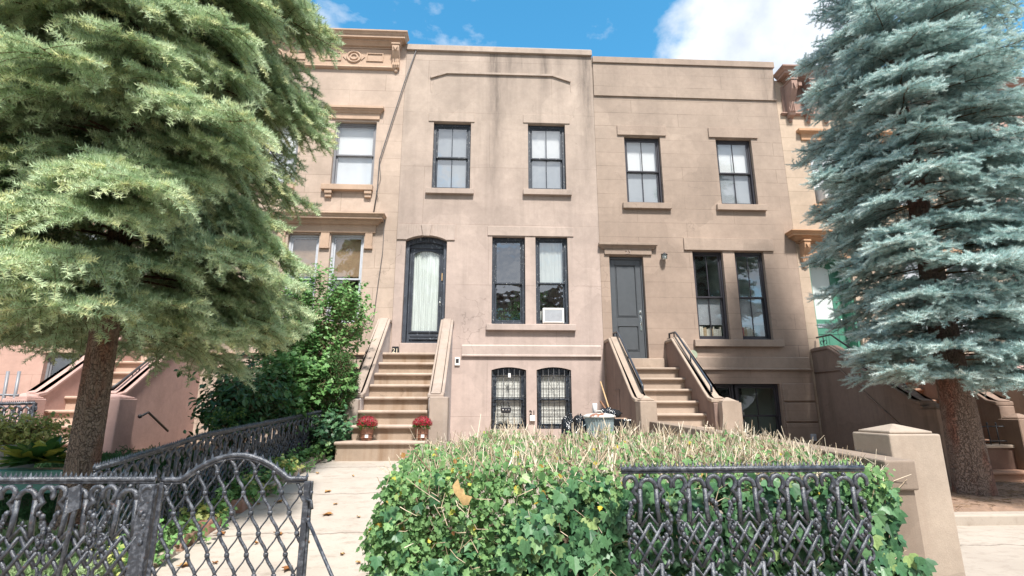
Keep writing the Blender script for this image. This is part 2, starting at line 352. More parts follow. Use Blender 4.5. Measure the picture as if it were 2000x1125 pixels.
# galvanised bin and its rust-spotted lid
m, nt, b = newmat('galv'); p = geo(nt); c = mixc(nt, noise(nt, p, 12, 5, .7), (.20, .27, .29), (.36, .43, .44))
nt.links.new(c, b.inputs['Base Color']); b.inputs['Metallic'].default_value = .35; b.inputs['Roughness'].default_value = .45
m, nt, b = newmat('rustlid'); p = geo(nt); c = mixc(nt, ramp(nt, noise(nt, p, 9, 4, .6), [(.5, 0), (.58, 1)]), (.70, .70, .66), (.28, .12, .07))
nt.links.new(c, b.inputs['Base Color']); b.inputs['Metallic'].default_value = .1; b.inputs['Roughness'].default_value = .5

# ---------------------------------------------------------------- mesh helpers
def tag(o, label=None, cat=None, group=None, kind=None):
    if label: o['label'] = label
    if cat: o['category'] = cat
    if group: o['group'] = group
    if kind: o['kind'] = kind
    return o
def wloc(o):
    v = Vector((0, 0, 0))
    while o: v += o.location; o = o.parent
    return v
def empty(name, loc, label=None, cat=None, group=None):
    o = bpy.data.objects.new(name, None); COL.objects.link(o); o.location = loc; o.empty_display_size = .2
    return tag(o, label, cat, group)
class MB:
    def __init__(s): s.v = []; s.f = []; s.sm = []; s.r = []
    def add(s, vs, fs, smooth=False, rnd=.5):
        o = len(s.v); s.v.extend([tuple(v) for v in vs]); s.f.extend([tuple(i+o for i in f) for f in fs]); s.sm.extend([smooth]*len(fs)); s.r.extend([rnd]*len(vs))
    def box(s, x0, x1, y0, y1, z0, z1):
        s.add([(x0,y0,z0),(x1,y0,z0),(x1,y1,z0),(x0,y1,z0),(x0,y0,z1),(x1,y0,z1),(x1,y1,z1),(x0,y1,z1)],
              [(0,3,2,1),(4,5,6,7),(0,1,5,4),(1,2,6,5),(2,3,7,6),(3,0,4,7)])
    def taper(s, x0, x1, y0, y1, z0, z1, i):   # box whose top is inset by i
        s.add([(x0,y0,z0),(x1,y0,z0),(x1,y1,z0),(x0,y1,z0),(x0+i,y0+i,z1),(x1-i,y0+i,z1),(x1-i,y1-i,z1),(x0+i,y1-i,z1)],
              [(0,3,2,1),(4,5,6,7),(0,1,5,4),(1,2,6,5),(2,3,7,6),(3,0,4,7)])
    def quad(s, a, b, c, d): s.add([a, b, c, d], [(0, 1, 2, 3)])
    def prism(s, poly, axis, a0, a1, smooth=False):
        """poly: list of 2D points; axis 'x': (y,z) extruded along x, 'y': (x,z) along y, 'z': (x,y) along z"""
        n = len(poly)
        def mk(p, a): return {'x': (a, p[0], p[1]), 'y': (p[0], a, p[1]), 'z': (p[0], p[1], a)}[axis]
        vs = [mk(p, a0) for p in poly]+[mk(p, a1) for p in poly]
        fs = [tuple(range(n)), tuple(range(2*n-1, n-1, -1))]+[(i, i+n, (i+1) % n+n, (i+1) % n) for i in range(n)]
        s.add(vs, fs, smooth)
    def tube(s, pts, r, n=8, cap=True, closed=False, rnd=.5, smooth=True, flat=1.0):
        pts = [Vector(p) for p in pts]; m = len(pts); rs = r if isinstance(r, (list, tuple)) else [r]*m
        vs = []; prev = None
        for i, p in enumerate(pts):
            if closed: t = pts[(i+1) % m]-pts[i-1]
            else: t = pts[min(i+1, m-1)]-pts[max(i-1, 0)]
            if t.length < 1e-9: t = Vector((0, 0, 1))
            t.normalize()
            if prev is None: u = t.orthogonal().normalized()
            else:
                u = prev-t*prev.dot(t); u = u.normalized() if u.length > 1e-6 else t.orthogonal().normalized()
            prev = u; v = t.cross(u)
            for k in range(n):
                a = 2*pi*k/n; q = u*cos(a)*rs[i]+v*sin(a)*rs[i]
                vs.append(p+q)
        fs = []
        for i in range(m if closed else m-1):
            j = (i+1) % m
            for k in range(n): fs.append((i*n+k, i*n+(k+1) % n, j*n+(k+1) % n, j*n+k))
        if cap and not closed: fs += [tuple(range(n-1, -1, -1)), tuple(range((m-1)*n, m*n))]
        s.add(vs, fs, smooth, rnd)
    def lathe(s, prof, c=(0, 0, 0), n=24, smooth=True, ripple=0, rn=0):
        vs = []
        for r, z in prof:
            for k in range(n):
                a = 2*pi*k/n; rr = r*(1+ripple*(1 if (k % 2) else -1))
                vs.append((c[0]+rr*cos(a), c[1]+rr*sin(a), c[2]+z))
        fs = []
        for i in range(len(prof)-1):
            for k in range(n): fs.append((i*n+k, i*n+(k+1) % n, (i+1)*n+(k+1) % n, (i+1)*n+k))
        fs += [tuple(range(n-1, -1, -1)), tuple(range((len(prof)-1)*n, len(prof)*n))]
        s.add(vs, fs, smooth)
    def ball(s, c, r, n=8, sx=1, sy=1, sz=1, rnd=.5):
        vs = [(c[0], c[1], c[2]-r*sz)]; m = n//2
        for i in range(1, m):
            ph = -pi/2+pi*i/m
            for k in range(n): a = 2*pi*k/n; vs.append((c[0]+r*sx*cos(ph)*cos(a), c[1]+r*sy*cos(ph)*sin(a), c[2]+r*sz*sin(ph)))
        vs.append((c[0], c[1], c[2]+r*sz)); L = len(vs)-1; fs = []
        for k in range(n):
            fs.append((0, 1+(k+1) % n, 1+k)); fs.append((L, L-n+k, L-n+(k+1) % n))
        for i in range(m-2):
            for k in range(n): fs.append((1+i*n+k, 1+i*n+(k+1) % n, 1+(i+1)*n+(k+1) % n, 1+(i+1)*n+k))
        s.add(vs, fs, True, rnd)
    def build(s, name, mat, parent=None, bevel=0, local=False, seg=1, attr=False):
        me = bpy.data.meshes.new(name)
        off = Vector((0, 0, 0)) if local else wloc(parent)
        me.from_pydata([(v[0]-off.x, v[1]-off.y, v[2]-off.z) for v in s.v], [], s.f)
        me.polygons.foreach_set('use_smooth', s.sm)
        if attr:
            at = me.attributes.new('rnd', 'FLOAT', 'POINT'); at.data.foreach_set('value', s.r)
        me.update()
        o = bpy.data.objects.new(name, me); COL.objects.link(o); o.parent = parent
        me.materials.append(MATS[mat])
        if bevel:
            b = o.modifiers.new('bevel', 'BEVEL'); b.width = bevel; b.segments = seg; b.limit_method = 'ANGLE'; b.angle_limit = R(40)
        return o
def part(name, mat, parent, fn, bevel=0, **kw):
    m = MB(); fn(m); return m.build(name, mat, parent, bevel, **kw)
def bx(name, mat, parent, x0, x1, y0, y1, z0, z1, bevel=.004):
    m = MB(); m.box(x0, x1, y0, y1, z0, z1); return m.build(name, mat, parent, bevel)
def kids(o): return [c for c in bpy.data.objects if c.parent == o]
def copy_tree(o, parent=None, ch=None):
    c = o.copy(); COL.objects.link(c); c.parent = parent
    for k in kids(o): copy_tree(k, c)
    return c
def bigmesh(name, V, F, mats, parent, rnd=None, mi=None, off=True, smooth=False):
    """V (n,3) array, F (m,k) array of equal-sided faces"""
    me = bpy.data.meshes.new(name); V = np.asarray(V, np.float32)
    if off: V = V-np.array(wloc(parent), np.float32)
    k = F.shape[1]; nf = len(F)
    me.vertices.add(len(V)); me.vertices.foreach_set('co', V.ravel())
    me.loops.add(nf*k); me.loops.foreach_set('vertex_index', F.astype(np.int32).ravel())
    me.polygons.add(nf); me.polygons.foreach_set('loop_start', np.arange(0, nf*k, k, dtype=np.int32))
    if mi is not None: me.polygons.foreach_set('material_index', mi.astype(np.int32))
    me.polygons.foreach_set('use_smooth', np.full(nf, smooth))
    if rnd is not None:
        at = me.attributes.new('rnd', 'FLOAT', 'POINT'); at.data.foreach_set('value', rnd.astype(np.float32))
    for m in mats: me.materials.append(MATS[m])
    me.update(calc_edges=True)
    o = bpy.data.objects.new(name, me); COL.objects.link(o); o.parent = parent
    return o
def frames(D, up=None, roll=None):
    """rotation matrices whose local +Y runs along D and local +Z leans towards up"""
    D = D/np.linalg.norm(D, axis=1, keepdims=True)
    U = np.tile([0, 0, 1.], (len(D), 1)) if up is None else np.asarray(up, float)
    X = np.cross(D, U); nx = np.linalg.norm(X, axis=1, keepdims=True); bad = nx[:, 0] < 1e-4
    X[bad] = [1, 0, 0]; nx[bad] = 1; X /= nx
    Z = np.cross(X, D)
    if roll is not None:
        c, s = np.cos(roll)[:, None], np.sin(roll)[:, None]; X, Z = X*c+Z*s, Z*c-X*s
    return np.stack([X, D, Z], 2)
def scatter(TV, TF, Pn, RM, S, rnd):
    """copies of a template mesh at many places"""
    n = len(Pn); k = len(TV)
    V = np.einsum('nij,nkj->nki', RM, TV[None]*S.reshape(n, 1, -1))+Pn[:, None, :]
    F = (TF[None]+(np.arange(n)*k)[:, None, None]).reshape(-1, TF.shape[1])
    return V.reshape(-1, 3), F, np.repeat(rnd, k)
def label_mesh(txt, size, depth, mat, parent, name, loc, rot, align='CENTER'):
    cu = bpy.data.curves.new('t', 'FONT'); cu.body = txt; cu.size = size; cu.extrude = depth; cu.align_x = align; cu.bevel_depth = 0
    t = bpy.data.objects.new('t', cu); COL.objects.link(t)
    dg = bpy.context.evaluated_depsgraph_get(); dg.update()
    me = bpy.data.meshes.new_from_object(t.evaluated_get(dg)); bpy.data.objects.remove(t)
    me.materials.clear(); me.materials.append(MATS[mat])
    o = bpy.data.objects.new(name, me); COL.objects.link(o); o.parent = parent
    o.location = Vector(loc)-wloc(parent); o.rotation_euler = rot
    return o
# ---------------------------------------------------------------- ground
YF = 12.5                       # plane of the house fronts
def gz(x, y):
    """height of the ground: level pavement, yards rising to the houses, the street falling to the right"""
    a = min(max((y-4.3)/5.4, 0), 1)
    left = .72*a
    right = .12*min(max((y-5)/6, 0), 1)
    f = min(max((x-2.9)/.5, 0), 1)
    return left*(1-f)+right*f
def sheet(name, mat, xs, ys, dz, zf=gz, kind='structure'):
    m = MB(); nx, ny = len(xs), len(ys)
    vs = [(x, y, zf(x, y)+dz) for y in ys for x in xs]
    fs = [(j*nx+i, j*nx+i+1, (j+1)*nx+i+1, (j+1)*nx+i) for j in range(ny-1) for i in range(nx-1)]
    m.add(vs, fs, True); o = m.build(name, mat); tag(o, kind=kind); return o
def lin(a, b, n): return [a+(b-a)*i/(n-1) for i in range(n)]
xs = [-400, -100, -40, -20]+lin(-12, 14, 66)+[25, 45, 100, 400]
ys = [-400, -100, -40, -20, -10, -4, 0, 2]+lin(3, 12.6, 40)+[30, 100, 400]
g = sheet('ground', 'earth', xs, ys, -.012)
# pavement under the camera, street and far pavement behind it
sheet('sidewalk', 'walkmat', [-60, -20, 0, 20, 60], [-2.4, 0, 2, 3.45], 0, lambda x, y: 0)
sheet('road', 'asphalt', [-60, 0, 60], [-12.5, -8, -2.55], -.008, lambda x, y: 0)
k = MB(); k.box(-60, 60, -2.55, -2.4, -.1, .012); tag(k.build('street_kerb', 'kerbstone', None, .01), kind='structure')

# front path of number 21, from the gate to the stoop
def path_edge(t):               # t 0..1 from the gate to the stoop: left and right edge, y
    y = 3.3+t*(9.9-3.3)
    return (-2.98+.30*t, -.85+(-.92+.85)*t, y)
m = MB(); n = 30
for i in range(n+1):
    l, r, y = path_edge(i/n)
    for j in range(9):
        x = l+(r-l)*j/8; m.v.append((x, y, gz(x, y)+.012)); m.r.append(.5)
for i in range(n):
    for j in range(8): a = i*9+j; m.f.append((a, a+1, a+10, a+9)); m.sm.append(True)
tag(m.build('path', 'pathmat'), kind='structure')
sheet('garden_soil', 'soil', lin(-12, -2.2, 30), lin(3.7, 12.4, 26), .004, lambda x, y: gz(x, y)-(.03 if (x > path_edge(min(max((y-3.3)/6.6, 0), 1))[0]-.12) else 0), )
sheet('hedge_soil', 'soil', lin(-.8, 3.2, 12), lin(3.55, 6.2, 12), .006)
sheet('side_walkway', 'walkmat', lin(3.75, 20, 20), lin(3.45, 7.0, 8), .01)
# raised tree bed on the right with its stone kerb
bed = lambda x, y: gz(x, y)+.02+.12*min(max((y-6.85)/.15, 0), 1)
sheet('tree_bed', 'duff', lin(3.8, 14, 30), lin(6.92, 9.5, 14), .02, bed)
m = MB(); m.box(3.75, 14, 6.72, 6.95, -.02, .17); tag(m.build('bed_kerb', 'walkmat', None, .02, seg=2), kind='structure')

# ---------------------------------------------------------------- house parts
def wall_openings(m, x0, x1, z0, z1, ops, y=YF, t=.3):
    """wall slab with rectangular or arched openings; ops: (xa, xb, za, zb, rise)"""
    X = sorted({x0, x1, *[o[0] for o in ops], *[o[1] for o in ops]}); Z = sorted({z0, z1, *[o[2] for o in ops], *[o[3] for o in ops]})
    X = [v for v in X if x0 <= v <= x1]; Z = [v for v in Z if z0 <= v <= z1]
    for i in range(len(X)-1):
        for j in range(len(Z)-1):
            cx, cz = (X[i]+X[i+1])/2, (Z[j]+Z[j+1])/2
            if any(o[0] < cx < o[1] and o[2] < cz < o[3] for o in ops): continue
            a, b, c, d = X[i], X[i+1], Z[j], Z[j+1]
            m.quad((a, y, c), (b, y, c), (b, y, d), (a, y, d)); m.quad((b, y+t, c), (a, y+t, c), (a, y+t, d), (b, y+t, d))
    for xa, xb, za, zb, rise in ops:
        sp = zb-rise
        m.quad((xa, y, za), (xa, y, sp), (xa, y+t, sp), (xa, y+t, za)); m.quad((xb, y, za), (xb, y+t, za), (xb, y+t, sp), (xb, y, sp))
        m.quad((xa, y, za), (xa, y+t, za), (xb, y+t, za), (xb, y, za))
        if rise <= 0: m.quad((xa, y, zb), (xb, y, zb), (xb, y+t, zb), (xa, y+t, zb))
        else:
            n = 14; pts = arch_pts(xa, xb, sp, rise, n)
            for i in range(n):
                (ax, az), (bx_, bz) = pts[i], pts[i+1]
                m.quad((ax, y, az), (bx_, y, bz), (bx_, y+t, bz), (ax, y+t, az))
                m.quad((ax, y, az), (bx_, y, bz), (bx_, y, zb+1e-4), (ax, y, zb+1e-4))
    m.quad((x0, y, z0), (x0, y+t, z0), (x0, y+t, z1), (x0, y, z1)); m.quad((x1, y, z0), (x1, y, z1), (x1, y+t, z1), (x1, y+t, z0))
    m.quad((x0, y, z1), (x1, y, z1), (x1, y+t, z1), (x0, y+t, z1))
def arch_pts(xa, xb, sp, rise, n=14):
    w = (xb-xa)/2; c = (xa+xb)/2; r = (w*w+rise*rise)/(2*rise); zc = sp+rise-r; a = math.asin(min(w/r, 1))
    return [(c+r*sin(-a+2*a*i/n), zc+r*cos(-a+2*a*i/n)) for i in range(n+1)]
def moulding(m, x0, x1, y, prof, left=True, right=True):
    """stack of profile points (projection, z), mitred round the ends, closed top and bottom"""
    rows = []
    for p, z in prof:
        xl = x0-(p if left else 0); xr = x1+(p if right else 0)
        rows.append([(xl, y, z), (xl, y-p, z), (xr, y-p, z), (xr, y, z)])
    vs = [q for r_ in rows for q in r_]; fs = []
    for i in range(len(rows)-1):
        for k in range(3): fs.append((i*4+k, i*4+k+1, (i+1)*4+k+1, (i+1)*4+k))
    L = (len(rows)-1)*4; fs += [(3, 2, 1, 0), (L, L+1, L+2, L+3)]
    m.add(vs, fs)
def cornice_prof(zt, zb, p, s=1):
    """ogee and fillets from the frieze face (zb) out to the top edge (zt)"""
    h = zt-zb
    return [(.02, zb), (.06*s, zb), (.06*s, zb+.10*h), (.16*p+.05, zb+.13*h), (.30*p+.03, zb+.24*h), (.52*p, zb+.36*h), (.56*p, zb+.36*h), (.56*p, zb+.47*h), (.80*p, zb+.50*h), (.80*p, zb+.68*h),
            (.84*p, zb+.70*h), (.90*p, zb+.82*h), (1.0*p, zb+.90*h), (1.0*p, zt), (.0, zt+.03)]

def window(house, x0, x1, z0, z1, style='old', rise=0, upper=None, lower=None, recess=.10, muntin=True, glass='glass', sill=None, lintel=None, trim='trim21', open_=0, upfrac=.5, sidelight=None, room='interior'):
    """double hung sash window set in the wall; parts of the house, its own pieces below it"""
    fm = {'old': 'oldframe', 'new': 'newframe', 'grey': 'greyframe', 'al': 'alframe'}[style]
    y = YF+recess; fw = .075 if style == 'old' else .055
    m = MB()
    sp = z1-rise
    m.box(x0, x0+fw, y, y+.12, z0, sp); m.box(x1-fw, x1, y, y+.12, z0, sp); m.box(x0+fw, x1-fw, y, y+.12, z0, z0+fw*.8)
    if rise:
        pts = arch_pts(x0, x1, sp, rise); inn = [(px, pz-fw) for px, pz in pts]
        for i in range(len(pts)-1):
            (ax, az), (bx_, bz) = pts[i], pts[i+1]
            m.prism([(ax, az-fw*1.3), (bx_, bz-fw*1.3), (bx_, bz), (ax, az)], 'y', y, y+.12)
        m.box(x0+fw, x1-fw, y+.001, y+.119, sp-fw*.9, sp-.002)
        topi = sp-fw*.9
    else:
        m.box(x0+fw, x1-fw, y, y+.12, z1-fw*1.1, z1); topi = z1-fw*1.1
    o = m.build('window', fm, house, .005)
    # sashes: upper outside, lower 4 cm further in
    xi0, xi1 = x0+fw+.003, x1-fw-.003; zb = z0+fw*.8+.003; zm = zb+(topi-zb)*(1-upfrac); rw = .042
    for (a, b, yy, nm) in ((zm-.02, topi-.003, y+.02, 0), (zb, zm+.025, y+.065, 1)):
        m = MB(); t = .035
        m.box(xi0, xi0+rw, yy, yy+t, a, b); m.box(xi1-rw, xi1, yy, yy+t, a, b)
        m.box(xi0+rw, xi1-rw, yy, yy+t, b-rw, b); m.box(xi0+rw, xi1-rw, yy, yy+t, a, a+rw*(1 if nm == 0 else 1.4))
        if muntin: c = (xi0+xi1)/2; m.box(c-.011, c+.011, yy+.003, yy+t-.003, a+rw, b-rw)
        m.build('sash', fm, o, .004)
        m = MB(); m.quad((xi0+rw-.004, yy+.016, a+rw-.004), (xi1-rw+.004, yy+.016, a+rw-.004), (xi1-rw+.004, yy+.016, b-rw+.004), (xi0+rw-.004, yy+.016, b-rw+.004)); m.build('pane', glass, o)
    # room behind
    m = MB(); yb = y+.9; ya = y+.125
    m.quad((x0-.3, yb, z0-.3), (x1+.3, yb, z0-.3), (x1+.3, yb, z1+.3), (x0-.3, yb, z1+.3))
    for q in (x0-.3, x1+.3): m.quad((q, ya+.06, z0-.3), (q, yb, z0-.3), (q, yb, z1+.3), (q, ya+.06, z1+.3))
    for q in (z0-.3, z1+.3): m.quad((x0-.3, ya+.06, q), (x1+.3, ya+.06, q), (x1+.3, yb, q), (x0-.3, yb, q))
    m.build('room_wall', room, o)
    for spec, a, b in ((upper, zm, z1), (lower, z0, zm)):
        if not spec: continue
        mat_, lo, hi, xa, xb = spec if isinstance(spec, tuple) else (spec, 0, 1, 0, 1)
        za_, zb_ = a+(b-a)*lo, a+(b-a)*hi; n = 24; m = MB()
        X0 = x0+(x1-x0)*xa; X1 = x0+(x1-x0)*xb
        vs = [(X0+(X1-X0)*i/n, y+.118+.010*sin(i*1.9)*(mat_ == 'lace'), z) for z in (za_, zb_) for i in range(n+1)]
        m.add(vs, [(i, i+1, i+n+2, i+n+1) for i in range(n)], True); m.build('curtain', mat_, o)  # also builds the pale sheets that stand in for reflected sky
    if sill:
        a, b, c, d, pr = sill
        bx('sill', trim, o, a, b, YF-pr, YF+.1, c, d, .008)
    if lintel:
        a, b, c, d, pr = lintel
        bx('lintel', trim, o, a, b, YF-pr, YF+.02, c, d, .006)
    return o
def pxop(x0, y0, x1, y1): a = P(x0, y0, YF); b = P(x1, y1, YF); return a[0], b[0], b[1], a[1]   # x0,x1,z0,z1

def stoop(house, xl, xr, z0, Y0, run, rise, n, stepmat, wallmat, copemat, wl, wr, zg, posts, coping_top, extra_w=0):
    """n treads going down and out from (Y0, z0); wl/wr = (inner x, outer x) of the cheek walls"""
    s = MB(); s.box(xl, xr, Y0-.02, YF-.002, zg-.1, z0-.055); o = s.build('stoop', wallmat, house)
    for i in range(n):
        z = z0-i*rise; ya = Y0-(i+1)*run; e = extra_w if i == n-1 else 0
        yb = (YF-.004) if i == 0 else Y0-i*run+.03
        m = MB(); nose = []
        r_ = .032
        for k in range(7): a = -pi/2+pi*k/6; nose.append((ya-.035-r_*cos(a)*1.0, z-r_+r_*sin(a)))
        poly = nose+[(yb, z), (yb, z-.064)]
        m.prism(poly, 'x', xl-e+.002, xr+e-.002)
        m.build('tread', stepmat, o)
        m = MB(); m.box(xl-e+.003, xr+e-.003, ya, yb if i else Y0-.03, z-rise, z-.066)
        m.box(xl-e+.004, xr+e-.004, ya-.018, ya-.001, z-.095, z-.067)
        m.build('riser', 'riser21' if stepmat == 'step21' else stepmat, o)
    for (xi, xo) in (wl, wr):
        # cheek wall: level at the door, sloping to the post, swept down to it
        zt, ztb, yt, yb = coping_top
        poly = [(YF-.003, zg-.1), (YF-.003, zt), (yt, zt), (yb+.25, ztb+.14), (yb+.1, ztb+.03), (yb-.12, ztb-.03), (yb-.12, zg-.1)]
        m = MB(); m.prism(poly, 'x', min(xi, xo), max(xi, xo)); m.build('cheek_wall', wallmat, o, .006)
        m = MB(); c = .03; h = .075
        a, b = min(xi, xo)-c, max(xi, xo)+c
        top = [(YF-.006, zt+h), (yt-.03, zt+h), (yb+.25, ztb+.14+h), (yb+.08, ztb+.02+h), (yb-.1, ztb-.02+h)]
        bot = [(y_, z_-h+.002) for y_, z_ in reversed(top)]
        m.prism(top+bot, 'x', a, b)
        top2 = [(y_, z_+.025) for y_, z_ in top]; bot2 = [(y_, z_+.0) for y_, z_ in reversed(top)]
        m.prism(top2+bot2, 'x', a+.055, b-.055)
        m.build('coping', copemat, o, .012)
    for (x0, x1, y0, y1, zt, cap) in posts:
        m = MB(); m.box(x0, x1, y0, y1, zg-.15, zt)
        if cap:
            m.box(x0+.03, x1-.03, y0+.03, y1-.03, zt+.001, zt+.03); m.taper(x0+.05, x1-.05, y0+.05, y1-.05, zt+.031, zt+.10, (x1-x0)/2-.07)
        m.build('post', copemat, o, .012)
    return o

# ================================================================ number 21
h21 = empty('row_house', (.27, YF, .7), 'middle row house of greyish pink stucco with a raised canted line below its flat parapet', 'house')
XL, XR = -2.33, 2.86
W21 = [pxop(847.5, 238, 917.5, 370), pxop(1031, 241.4, 1106.5, 371.5), pxop(961.5, 461.7, 1026.5, 633), pxop(1045.5, 461.7, 1112.5, 633)]
B21 = [pxop(960, 717, 1028.5, 838), pxop(1047.8, 717, 1118.3, 838)]
zbb = P(1000, 838, YF)[1]
D21 = (-2.10, -1.055, 3.03, P(830, 460, YF)[1])
ops = [(*q, 0) for q in W21]+[(*q, .07) for q in B21]+[(*D21, .13)]
ztop21 = P(1000, 96, YF)[1]; zcop = P(1000, 106, YF)[1]
m = MB(); wall_openings(m, XL, XR, .2, zcop, ops)
wall21 = m.build('wall', 'stucco21', h21)
m = MB(); m.box(XL+.002, XR-.002, YF+.3, YF+10, .2, zcop-.1); m.f.pop(2); 
# shell behind the facade: side, back and roof
bx('roof', 'darkwall', h21, XL+.005, XR-.005, YF+.305, YF+10, zcop-.35, zcop-.15, 0)
for xx in (XL+.004, XR-.204): bx('side_wall', 'stucco21', h21, xx, xx+.2, YF+.302, YF+10, .2, zcop-.352, 0)
bx('rear_wall', 'stucco21', h21, XL+.21, XR-.21, YF+9.7, YF+10, .2, zcop-.352, 0)
bx('coping', 'trim21', h21, XL, XR-.005, YF-.07, YF+.36, zcop+.001, ztop21, .01)
bx('coping_flashing', 'greyframe', h21, XL+.01, XR-.015, YF-.05, YF+.34, ztop21+.002, ztop21+.03, .004)
# raised moulding line with canted ends
pts = [P(*q, YF) for q in ((842, 180), (841, 152), (873, 143), (1079, 148.5), (1114, 160), (1115, 180))]
m = MB()
for (a, b) in zip(pts[:-1], pts[1:]):
    d = Vector((b[0]-a[0], b[1]-a[1])).normalized(); nn = Vector((-d.y, d.x))*.03
    if abs(d.y) > .9: nn *= .3
    m.prism([(a[0]-nn.x, a[1]-nn.y), (b[0]-nn.x, b[1]-nn.y), (b[0]+nn.x, b[1]+nn.y), (a[0]+nn.x, a[1]+nn.y)], 'y', YF-(.045 if abs(d.y) < .9 else .012), YF+.01)
m.build('raised_line', 'trim21', h21, .004)
def pz(y, x=1000): return P(x, y, YF)[1]
def pxx(x, y): return P(x, y, YF)[0]
sl1 = (pxx(831.6, 375), pxx(925.3, 375), pz(380, 880), pz(370, 880), .09); sl2 = (pxx(1021.7, 375), pxx(1116, 375), pz(382.5, 1070), pz(371.8, 1070), .09)
li1 = (pxx(837.7, 230), pxx(927, 230), pz(238, 880), pz(221, 880), .022); li2 = (pxx(1021.7, 230), pxx(1112, 230), pz(241.4, 1070), pz(225, 1070), .022)
window(h21, *W21[0], upper='greypane', lower='greypane', sill=sl1, lintel=li1, glass='glassold')  # grey sheets hold the sky reflection of the panes in their colour
window(h21, *W21[1], upper='shade', lower='greypane', sill=sl2, lintel=li2, glass='glassold')
zl, zh = pz(646, 1037), pz(634.2, 1037)
window(h21, *W21[2], muntin=False, glass='glassold', upfrac=.53, lower=None, upper=None, sill=(pxx(949.7, 640), pxx(1124, 640), zl, zh, .10), lintel=(pxx(952.4, 450), pxx(1119.8, 450), pz(461.5, 1037), pz(443.5, 1037), .022))
window(h21, *W21[3], upper=('lace', 0, 1, 0, 1), lower=('shade', .0, .32, 0, 1), muntin=False, glass='glassold', upfrac=.53)
# basement windows with iron bars
for i, q in enumerate(B21):
    o = window(h21, *q, style='old', rise=.07, upper='blinds', lower='blinds', muntin=False, glass='glassclear', recess=.08)
    m = MB(); x0, x1, z0, z1 = q; yb_ = YF+.03; x0 += .03; x1 -= .03
    nb = 6
    for k in range(nb+1):
        x = x0+(x1-x0)*k/nb; zt_ = arch_pts(q[0], q[1], z1-.07, .07, 20)[min(20, int(20*(x-q[0])/(q[1]-q[0])))][1]-.02
        m.tube([(x, yb_, z0+.02), (x, yb_, zt_)], .009, 6)
    for zz in (z0+.28, z0+.62, z1-.22, (z0+z1)/2): m.tube([(x0-.03, yb_-.012, zz), (x1+.03, yb_-.012, zz)], .009, 6)
    cx, cz = (x0+x1)/2, (z0+z1)/2+.33
    m.tube([(cx, yb_-.02, cz+.16), (cx+.12, yb_-.02, cz), (cx, yb_-.02, cz-.16), (cx-.12, yb_-.02, cz)], .006, 6, closed=True)
    m.tube([(cx, yb_-.02, cz-.6), (cx+.16, yb_-.02, cz-.85), (cx-.16, yb_-.02, cz-.85)], .006, 6, closed=True)
    m.build('security_bars', 'blackiron', o)
# belt course between basement and parlour floor
m = MB(); zb1 = pz(696.5); zt1 = pz(674.5)
moulding(m, -.62, XR-.07, YF, [(.0, zb1+.001), (.055, zb1), (.055, zb1+.03), (.035, zb1+.045), (.035, zt1-.02), (.0, zt1+.012)], False, False)
moulding(m, XL+.02, -2.72 if False else XL+.08, YF, [(.0, zb1+.001), (.055, zb1), (.055, zb1+.03), (.0, zt1)], False, False) if False else None
m.build('belt_course', 'trim21', h21, .004)
# door surround with keystone
m = MB(); sx0, sx1 = pxx(776, 450), pxx(888.7, 450); sz0, sz1 = pz(468.5, 830), pz(438.5, 830); sp = D21[3]-.13
ap = arch_pts(D21[0], D21[1], sp, .13, 16)
for i in range(16):
    (ax, az), (bx_, bz) = ap[i], ap[i+1]; m.prism([(ax, az), (bx_, bz), (bx_, sz1), (ax, sz1)], 'y', YF-.03, YF+.01)
m.box(max(sx0, XL+.004), D21[0], YF-.03, YF+.01, sz0, sz1); m.box(D21[1], sx1, YF-.03, YF+.01, sz0, sz1)
m.prism([(pxx(827, 465), D21[3]-.02), (pxx(839, 465), D21[3]-.02), (pxx(844, 440), sz1-.01), (pxx(823, 440), sz1-.01)], 'y', YF-.055, YF+.0)
m.build('door_surround', 'trim21', h21, .004)
# the door itself: deep reveal of blistered blue-black paint, tall arched glass with a gathered curtain
x0, x1, z0, z1 = D21
m = MB(); m.box(x0+.002, x0+.09, YF+.10, YF+.42, z0, sp); m.box(x1-.09, x1-.002, YF+.10, YF+.42, z0, sp)
for i in range(16):
    (ax, az), (bx_, bz) = ap[i], ap[i+1]; m.prism([(ax, az-.14), (bx_, bz-.14), (bx_, bz-.002), (ax, az-.002)], 'y', YF+.12, YF+.42)
m.box(x0+.09, x1-.09, YF+.19, YF+.42, sp-.16, sp-.0)
m.box(x0+.09, x1-.09, YF+.14, YF+.42, z0, z0+.05)
fr = m.build('door_frame', 'blueframe', h21, .008)
dx0, dx1, dz0, dz1 = x0+.10, x1-.10, z0+.06, sp-.17
m = MB(); yy = YF+.20; gx0, gx1, gz0, gz1 = dx0+.105, dx1-.10, dz0+.27, dz1-.05
m.box(dx0, gx0, yy, yy+.05, dz0, dz1); m.box(gx1, dx1, yy, yy+.05, dz0, dz1); m.box(gx0, gx1, yy, yy+.05, dz0, gz0)
gp = arch_pts(gx0, gx1, gz1-.09, .09, 12)
for i in range(12):
    (ax, az), (bx_, bz) = gp[i], gp[i+1]; m.prism([(ax, az), (bx_, bz), (bx_, dz1), (ax, dz1)], 'y', yy, yy+.05)
for (a, b) in ((.02, .035), (.05, .06)):    # bolection mouldings round glass and bottom rail
    m.box(gx0-b, gx0-a, yy-.02, yy+.0, gz0-b, gz1-.09); m.box(gx1+a, gx1+b, yy-.02, yy+.0, gz0-b, gz1-.09); m.box(gx0-a, gx1+a, yy-.02, yy, gz0-b, gz0-a)
m.box(gx0-.04, gx1+.04, yy-.03, yy, dz0+.05, dz0+.09); m.box(gx0-.02, gx1+.02, yy-.015, yy, dz0+.12, dz0+.18)
dr = m.build('door', 'blueframe', h21, .006)
m = MB(); n = 60
